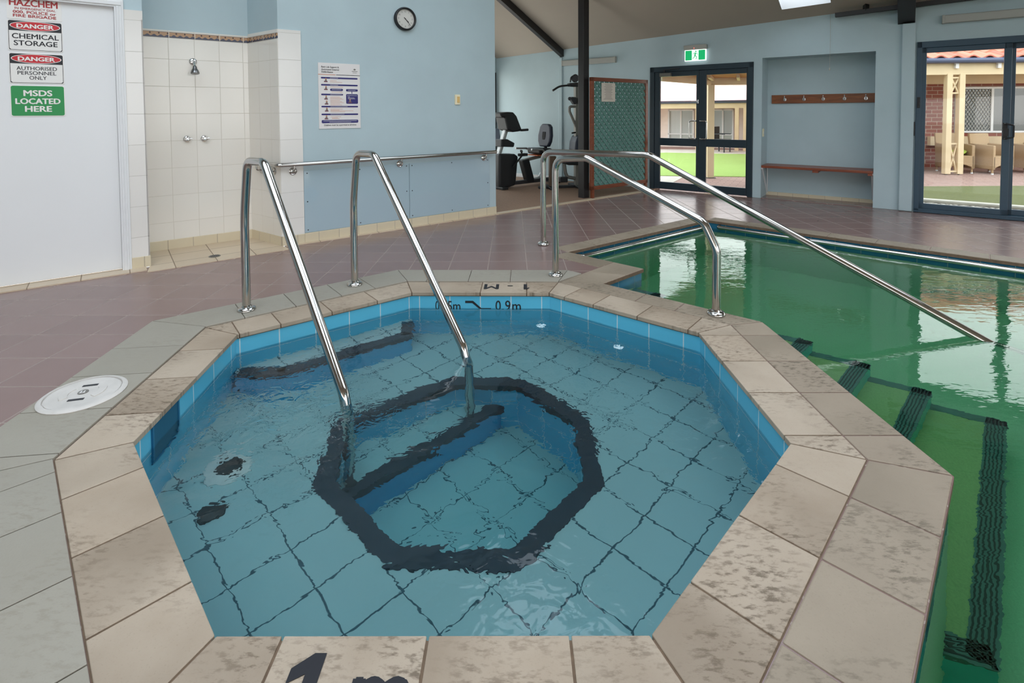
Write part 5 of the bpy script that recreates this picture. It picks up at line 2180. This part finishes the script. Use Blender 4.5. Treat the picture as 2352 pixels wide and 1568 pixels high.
# ================================================================ outside
def outside():
    GZ = -0.05
    # ground: paving everywhere, lawn and path pieces on top
    mb = MB()
    q = [p2(-6, 0.13), p2(16, 0.13), p2(22, 34), p2(-14, 34)]
    mb.add([(p.x, p.y, GZ) for p in q], [(0, 1, 2, 3)])
    struct(mb.build('ground_paving', M_paver), 'clay brick paving outside', 'paving')
    mb = MB()
    mb.add([(-40, -40, GZ - 0.06), (40, -40, GZ - 0.06), (60, 60, GZ - 0.06), (-60, 60, GZ - 0.06)], [(0, 1, 2, 3)])
    # far ground only outside the hall; a pale slab well below the basin would clash, so keep it beyond the walls
    mb = MB()
    for (x0, x1, y0, y1) in ((-40, -6.5, -40, 40), (10.8, 45, -40, 2.0), (-6.5, 10.8, -40, -4.4)):
        mb.add([(x0, y0, GZ - 0.02), (x1, y0, GZ - 0.02), (x1, y1, GZ - 0.02), (x0, y1, GZ - 0.02)], [(0, 1, 2, 3)])
    struct(mb.build('ground_surround', M_concrete), 'pale ground around the hall', 'ground')
    m, nt, bs, out = newmat('lawn_grass')
    v = coords(nt, 'World')
    f = noise(nt, v, 1.5, 5, 0.6)
    f2 = noise(nt, v, 90, 3, 0.7)
    c = mix(nt, f, srgb(112, 114, 64), srgb(128, 128, 76))
    c = mix(nt, mapr(nt, f2, 0.35, 0.7), c, srgb(86, 90, 52))
    setin(nt, bs, 'Base Color', c)
    bs.inputs['Roughness'].default_value = 0.95
    bump(nt, bs, f2, 0.8, 0.02)
    mb = MB()
    # courtyard strip beyond the sliding door
    k0, k1, g1 = 1.18, 1.26, 2.35
    mb.prism([(p.x, p.y) for p in (p2(5.0, 1.32), p2(13, 1.32), Vector((14.5, 8.75, 0)), Vector((5.2, 8.75, 0)))], GZ - 0.01, GZ + 0.012)
    struct(mb.build('lawn', m), 'dull green lawn strip outside the sliding door', 'lawn')
    m2, nt, bs, out = newmat('overexposed_lawn_grass')  # grass colour brightened to stand in for stronger light outdoors
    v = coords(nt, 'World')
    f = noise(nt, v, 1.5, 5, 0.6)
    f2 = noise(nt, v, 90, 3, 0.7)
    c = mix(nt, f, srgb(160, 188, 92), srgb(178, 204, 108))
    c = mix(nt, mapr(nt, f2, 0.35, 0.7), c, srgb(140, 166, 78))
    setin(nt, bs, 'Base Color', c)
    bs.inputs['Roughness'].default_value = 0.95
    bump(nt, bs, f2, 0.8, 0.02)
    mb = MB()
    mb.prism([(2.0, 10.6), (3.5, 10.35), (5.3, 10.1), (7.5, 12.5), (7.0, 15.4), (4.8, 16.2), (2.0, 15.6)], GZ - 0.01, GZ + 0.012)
    struct(mb.build('lawn', m2), 'green lawn beyond the double door, brightened to look overexposed', 'lawn')
    mb = MB()
    mb.prism([(p.x, p.y) for p in (p2(5.0, 1.20), p2(13, 1.20), p2(13, 1.32), p2(5.0, 1.32))], GZ - 0.01, GZ + 0.05)
    struct(mb.build('trim_kerb', M_concrete, bevel=0.02), 'pale concrete kerb between gravel and lawn', 'kerb')
    mg, ng, bg, og = newmat('white_gravel')
    v = coords(ng, 'World')
    vo = N(ng, 'ShaderNodeTexVoronoi')
    vo.inputs['Scale'].default_value = 26
    ng.links.new(v, vo.inputs['Vector'])
    setin(ng, bg, 'Base Color', mix(ng, mapr(ng, vo.outputs['Distance'], 0.2, 0.65), srgb(224, 214, 200), srgb(96, 88, 78)))
    bump(ng, bg, vo.outputs['Distance'], 1.0, 0.03)
    bg.inputs['Roughness'].default_value = 0.9
    mb = MB()
    mb.prism([(p.x, p.y) for p in (p2(5.8, 0.14), p2(13, 0.14), p2(13, 1.20), p2(5.8, 1.20))], GZ - 0.01, GZ + 0.006)
    o = mb.build('gravel', mg)
    stuff(o, 'white gravel bed just outside the sliding door', 'gravel')
    # pale path left of the lawn beyond the double door
    mb = MB()
    mb.prism([(1.4, 8.9), (2.6, 8.9), (3.4, 10.3), (2.0, 10.55)], GZ - 0.01, GZ + 0.008)
    mb.prism([(3.0, 16.0), (7.0, 15.6), (8.5, 17.0), (3.0, 18.0)], GZ - 0.01, GZ + 0.008)
    struct(mb.build('path', M_concrete), 'pale path pieces beyond the double door', 'path')

    # ---- verandah building beyond the sliding door
    b = thing('verandah_building', 'red brick verandah building with terracotta roof beyond the sliding door', 'building', (8.0, 11.8, GZ), R(-4))
    mb = MB()
    mb.box(-2.2, 9.0, 0.0, 0.25, 0.0, 2.6)
    mb.build('wall', M_brick, b)
    # window with security mesh
    wf = MB()
    wx0, wx1, wz0, wz1 = 1.90, 3.40, 0.82, 1.75
    for (x0, x1, z0, z1) in ((wx0 - 0.04, wx0, wz0 - 0.04, wz1 + 0.04), (wx1, wx1 + 0.04, wz0 - 0.04, wz1 + 0.04), (wx0, wx1, wz1, wz1 + 0.04), (wx0, wx1, wz0 - 0.04, wz0), (2.60, 2.65, wz0, wz1)):
        wf.box(x0, x1, -0.04, 0.01, z0, z1)
    w = wf.build('window', M_white, b)
    mb = MB()
    mb.box(wx0, wx1, -0.012, -0.004, wz0, wz1)
    mb.build('pane', M_window, w)
    mb = MB()
    k = 0
    st = 0.07
    for sgn in (1, -1):
        for k in range(-20, 30):
            c = k * st
            pts = []
            for x in (wx0, 2.60):
                z = wz0 + sgn * (x - wx0) * 1.5 + c * 1.5
                if wz0 <= z <= wz1:
                    pts.append((x, z))
            for z in (wz0, wz1):
                x = wx0 + sgn * ((z - wz0) / 1.5 - c) if sgn > 0 else wx0 - ((z - wz0) / 1.5 - c)
                if wx0 < x < 2.60:
                    pts.append((x, z))
            if len(pts) >= 2:
                pts.sort()
                mb.bar((pts[0][0], -0.022, pts[0][1]), (pts[-1][0], -0.022, pts[-1][1]), 0.012, 0.006, up=(0, 1, 0))
    mb.build('security_mesh', M_batten, w)
    mb = MB()
    mb.box(1.3, 3.6, -0.10, 0.0, 0.50, 0.70)
    mb.build('ledge', M_cream, b)
    # verandah beam, soffit, gutter, roof
    mb = MB()
    mb.box(-2.6, 9.0, -1.42, -1.34, 1.98, 2.20)
    mb.build('beam', M_cream, b)
    for i in range(9):
        mb = MB()
        x = -1.55 + i * 0.78
        mb.box(x, x + 0.06, -1.47, -1.42, 2.10, 2.21)
        mb.build('rafter_end', M_cardw, b)
    mb = MB()
    mb.add([(-2.6, -1.38, 2.12), (9.0, -1.38, 2.12), (9.0, 0.0, 2.12), (-2.6, 0.0, 2.12)], [(3, 2, 1, 0)])
    mb.box(-2.6, 9.0, -0.12, -0.0, 1.86, 2.12)
    mb.build('soffit', M_cream, b)
    mb = MB()
    mb.tube([(-2.6, -1.50, 2.25), (9.0, -1.50, 2.25)], 0.055, 10)
    mb.build('gutter', M_gutter, b)
    # tiled roof: rows of half-round tiles
    mr, nr, br, orr = newmat('terracotta_roof_tile')
    v = coords(nr, 'Object')
    g_ = N(nr, 'ShaderNodeNewGeometry')
    setin(nr, br, 'Base Color', mix(nr, math_(nr, 'ADD', math_(nr, 'MULTIPLY', g_.outputs['Random Per Island'], 0.7), math_(nr, 'MULTIPLY', noise(nr, v, 5, 3), 0.3)), srgb(186, 92, 76), srgb(214, 140, 112)))
    br.inputs['Roughness'].default_value = 0.8
    mb = MB()
    tw, tl = 0.30, 0.36
    sl = 0.42
    for r in range(18):
        for i in range(39):
            x0 = -2.6 + i * tw
            y0 = -1.52 + r * tl * 0.92
            za, zb = 2.30 + r * tl * 0.92 * sl, 2.30 + (r + 1) * tl * 0.92 * sl
            vs = []
            for e, (yy, zz) in enumerate(((y0, za + 0.03), (y0 + tl, zb + 0.015))):
                for kx in range(9):
                    fx = kx / 8
                    vs.append((x0 + fx * tw, yy, zz + 0.028 * math.sin(fx * 2 * math.pi)))
            for kx in range(9):
                fx = kx / 8
                vs.append((x0 + fx * tw, y0, za + 0.005 + 0.028 * math.sin(fx * 2 * math.pi)))
            fs = [(kx, kx + 1, 9 + kx + 1, 9 + kx) for kx in range(8)] + [(18 + kx, 18 + kx + 1, kx + 1, kx) for kx in range(8)]
            mb.add(vs, fs)
    mb.build('roof_tiles', mr, b, smooth=True)
    # twin post with X braces
    px_, py_ = 0.72, -1.38

    def post_pair(x):
        for dx in (0.0, 0.235):
            mb = MB()
            mb.box(x + dx - 0.052, x + dx + 0.052, py_ - 0.052, py_ + 0.052, 0.02, 2.0)
            p = mb.build('post', M_cream, b, bevel=0.004)
            mb = MB()
            mb.box(x + dx - 0.012, x + dx + 0.012, py_ - 0.012, py_ + 0.012, 0.0, 0.03)
            mb.build('post_shoe', M_dark, p)
        for (z0, z1) in ((0.07, 0.62), (1.62, 1.92)):
            mb = MB()
            xa, xb = x + 0.05, x + 0.185
            mb.bar((xa, py_, z0), (xb, py_, z0), 0.05, 0.03)
            mb.bar((xa, py_, z1), (xb, py_, z1), 0.05, 0.03)
            mb.bar((xa, py_, z0), (xb, py_, z1), 0.03, 0.025)
            mb.bar((xb, py_, z0), (xa, py_, z1), 0.03, 0.025)
            mb.build('cross_brace', M_cream, b)
    post_pair(px_)
    post_pair(4.6)

    # wicker chairs
    mw, nw, bw, ow = newmat('tan_wicker')
    v = coords(nw, 'Object')
    sp = N(nw, 'ShaderNodeSeparateXYZ')
    nw.links.new(v, sp.inputs[0])
    wv = math_(nw, 'MULTIPLY', math_(nw, 'SINE', math_(nw, 'MULTIPLY', sp.outputs[2], 420)), math_(nw, 'SINE', math_(nw, 'MULTIPLY', math_(nw, 'ADD', sp.outputs[0], sp.outputs[1]), 260)))
    setin(nw, bw, 'Base Color', mix(nw, mapr(nw, wv, -1, 1), srgb(156, 126, 92), srgb(204, 174, 136)))
    bw.inputs['Roughness'].default_value = 0.8
    bump(nw, bw, wv, 0.5, 0.004)

    def wicker_chair(x, y, rz, label, cushion):
        t = thing('wicker_chair', label, 'chair', (x, y, GZ), rz, 'wicker chairs on the verandah')
        W, D = 0.46, 0.50
        # tub: arms + front apron with an arched bottom
        mb = MB()
        arch = [(-W / 2, 0.10), (-W / 2 + 0.05, 0.10)] + [(-W / 2 + 0.05 + (W - 0.10) * k / 8, 0.13 + 0.055 * math.sin(math.pi * k / 8)) for k in range(9)] + [(W / 2 - 0.05, 0.10), (W / 2, 0.10), (W / 2, 0.36), (-W / 2, 0.36)]
        mb.prism(arch, D / 2 - 0.03, D / 2, PXZ)
        mb.box(-W / 2 + 0.02, W / 2 - 0.02, -D / 2 + 0.02, D / 2 - 0.05, 0.33, 0.36)
        mb.build('seat', mw, t, bevel=0.01)
        for s in (-1, 1):
            mb = MB()
            x0, x1 = sorted((s * W / 2, s * (W / 2 - 0.055)))
            arm = [(-D / 2, 0.10), (D / 2 - 0.02, 0.10), (D / 2 - 0.02, 0.60), (-D / 2, 0.575)]
            mb.prism(arm, x0, x1, Matrix(((0, 0, 1, 0), (1, 0, 0, 0), (0, 1, 0, 0), (0, 0, 0, 1))))
            mb.build('arm', mw, t, bevel=0.012)
        mb = MB()
        mb.prism([(D / 2 - 0.09, 0.10), (D / 2 - 0.03, 0.10), (D / 2 + 0.06, 0.80), (D / 2 + 0.01, 0.80)], -W / 2 + 0.01, W / 2 - 0.01, Matrix(((0, 0, 1, 0), (1, 0, 0, 0), (0, 1, 0, 0), (0, 0, 0, 1))))
        mb.build('backrest', mw, t, bevel=0.012)
        for sx in (-1, 1):
            for sy in (-1, 1):
                mb = MB()
                mb.tube([(sx * (W / 2 - 0.03), sy * (D / 2 - 0.04), 0.0), (sx * (W / 2 - 0.03), sy * (D / 2 - 0.04), 0.12)], 0.018, 8)
                lg = mb.build('leg', mw, t)
                mb = MB()
                mb.tube([(sx * (W / 2 - 0.03), sy * (D / 2 - 0.04), -0.0), (sx * (W / 2 - 0.03), sy * (D / 2 - 0.04), 0.025)], 0.021, 8)
                mb.build('foot_cap', M_white, lg)
        if cushion:
            c_ = cushion
            mb = MB()
            mb.sphere((0, 0, 0), 1.0, 0.19, 0.19, 0.05, 16, 8)
            o = mb.build('cushion', M_cushion, smooth=True, loc=(x + 0.0, y - 0.02, GZ + 0.405), rot=(R(4), R(-14), rz))
            tag(o, c_, 'cushion', 'green seat cushions')
    wicker_chair(8.30, 11.05, R(14), 'tan wicker armchair half hidden left of the verandah post', None)
    wicker_chair(9.14, 10.80, R(-12), 'tan wicker armchair right behind the verandah post', 'lime green cushion in the chair behind the verandah post')
    wicker_chair(9.70, 10.58, R(6), 'tan wicker armchair with empty seat beside the sliding door stile', None)
    wicker_chair(10.56, 10.75, R(0), 'tan wicker armchair seen through the second sliding panel', 'lime green cushion in the chair behind the second sliding panel')

    # ---- porch outside the double door
    b = thing('porch', 'cream porch beams and post with timber lined roof outside the double door', 'porch', (3.83, 10.13, GZ), 0.0)
    mb = MB()
    mb.box(-0.064, 0.064, -0.064, 0.064, 0.0, 1.80)
    p = mb.build('post', M_cream, b, bevel=0.006)
    mb = MB()
    mb.box(-0.09, 0.09, -0.09, 0.09, -0.0, 0.012)
    mb.build('post_plate', M_dark, p)
    mb = MB()
    mb.bar((-0.05, 0, 1.87), (1.45, -0.12, 1.87), 0.06, 0.15)
    mb.bar((0, 0, 1.87), (-1.36, -1.42, 1.87), 0.06, 0.15)
    mb.build('beam', M_cream, b)
    mb = MB()
    so = [(-1.36, -1.46), (0.1, 0.15), (1.45, 0.05), (0.35, -2.05), (-0.31, -2.45)]
    mb.add([(x, y, 1.93) for (x, y) in so], [tuple(range(len(so) - 1, -1, -1))])
    mb.add([(x, y, 1.97) for (x, y) in so], [tuple(range(len(so)))])
    mb.build('soffit', M_soffit, b)
    for i in range(3):
        mb = MB()
        x = 0.05 + i * 0.5
        mb.bar((x, 0, 1.90), (x - 0.45, -1.0, 1.90), 0.05, 0.06)
        mb.build('rafter', M_cream, b)

    # ---- long low building across the lawn
    b = thing('garden_building', 'pale building with cream verandah posts across the lawn', 'building', (9.0, 15.9, GZ), R(-28))
    mb = MB()
    mb.box(-6.5, 6.0, 1.2, 1.4, 0, 2.2)
    mb.build('wall', M_render, b)
    mb = MB()
    mb.box(-6.5, 6.0, -0.05, 0.05, 1.38, 1.55)
    mb.build('fascia', M_cream, b)
    mb = MB()
    mb.tube([(-6.5, -0.10, 1.60), (6.0, -0.10, 1.60)], 0.06, 8)
    mb.build('gutter', M_gutter, b)
    mb = MB()
    mb.add([(-6.7, -0.2, 1.63), (6.2, -0.2, 1.63), (6.2, 3.5, 3.0), (-6.7, 3.5, 3.0)], [(0, 1, 2, 3)])
    mb.add([(-6.7, -0.2, 1.60), (6.2, -0.2, 1.60), (6.2, 1.3, 1.75), (-6.7, 1.3, 1.75)], [(3, 2, 1, 0)])
    mb.build('roof', plain('overexposed_red_roof', srgb(232, 196, 190), 0.8, var=0.1), b)  # red paled in the colour itself to look overexposed
    for i, x in enumerate((-4.6, -3.2, -2.0, -1.75, 0.6, 2.6)):
        mb = MB()
        mb.box(x - 0.06, x + 0.06, -0.06, 0.06, 0.0, 1.40)
        mb.build('post', M_cream, b)
    for (x0, x1) in ((-4.4, -3.5), (-2.9, -2.2), (-1.2, 0.1)):
        wm = MB()
        for (a0, a1, z0, z1) in ((x0, x0 + 0.05, 0.05, 1.35), (x1 - 0.05, x1, 0.05, 1.35), (x0, x1, 1.30, 1.35), ((x0 + x1) / 2 - 0.025, (x0 + x1) / 2 + 0.025, 0.05, 1.35), (x0, x1, 0.45, 0.49)):
            wm.box(a0, a1, 1.15, 1.2, z0, z1)
        w = wm.build('window', M_white, b)
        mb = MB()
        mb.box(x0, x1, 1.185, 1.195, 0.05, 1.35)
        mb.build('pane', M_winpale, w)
    # dark outdoor chair on its verandah
    t = thing('outdoor_chair', 'dark outdoor chair on the far verandah seen through the double door', 'chair', (6.55, 16.35, GZ), R(40))
    mb = MB()
    mb.box(-0.20, 0.20, -0.20, 0.20, 0.38, 0.41)
    mb.build('seat', M_dark, t)
    mb = MB()
    mb.box(-0.20, 0.20, 0.18, 0.21, 0.41, 0.80)
    mb.build('backrest', M_dark, t)
    for sx in (-0.18, 0.18):
        for sy in (-0.18, 0.18):
            mb = MB()
            mb.box(sx - 0.015, sx + 0.015, sy - 0.015, sy + 0.015, 0.0, 0.39)
            mb.build('leg', M_dark, t)
        mb = MB()
        mb.box(sx - 0.015, sx + 0.015, -0.2, 0.2, 0.56, 0.59)
        mb.build('arm', M_dark, t)
    # white gabled building further away
    b = thing('white_building', 'white walled building far behind the lawn in the left door pane', 'building', (6.6, 26.0, GZ), R(10))
    mb = MB()
    mb.box(-5.0, 4.0, 0, 4.0, 0, 3.0)
    mb.build('wall', M_white, b)
    mb = MB()
    mb.add([(-5.4, -0.5, 2.9), (4.4, -0.5, 2.9), (4.4, 2.0, 4.2), (-5.4, 2.0, 4.2), (4.4, 4.5, 2.9), (-5.4, 4.5, 2.9)], [(0, 1, 2, 3), (3, 2, 4, 5)])
    mb.build('roof', M_concrete, b)
    for x in (-3.2, -1.4, 1.0):
        mb = MB()
        mb.box(x, x + 0.9, -0.03, 0.0, 0.9, 2.1)
        w = mb.build('window', M_cream, b)
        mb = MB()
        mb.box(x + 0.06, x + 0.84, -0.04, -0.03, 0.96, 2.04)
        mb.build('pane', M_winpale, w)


outside()
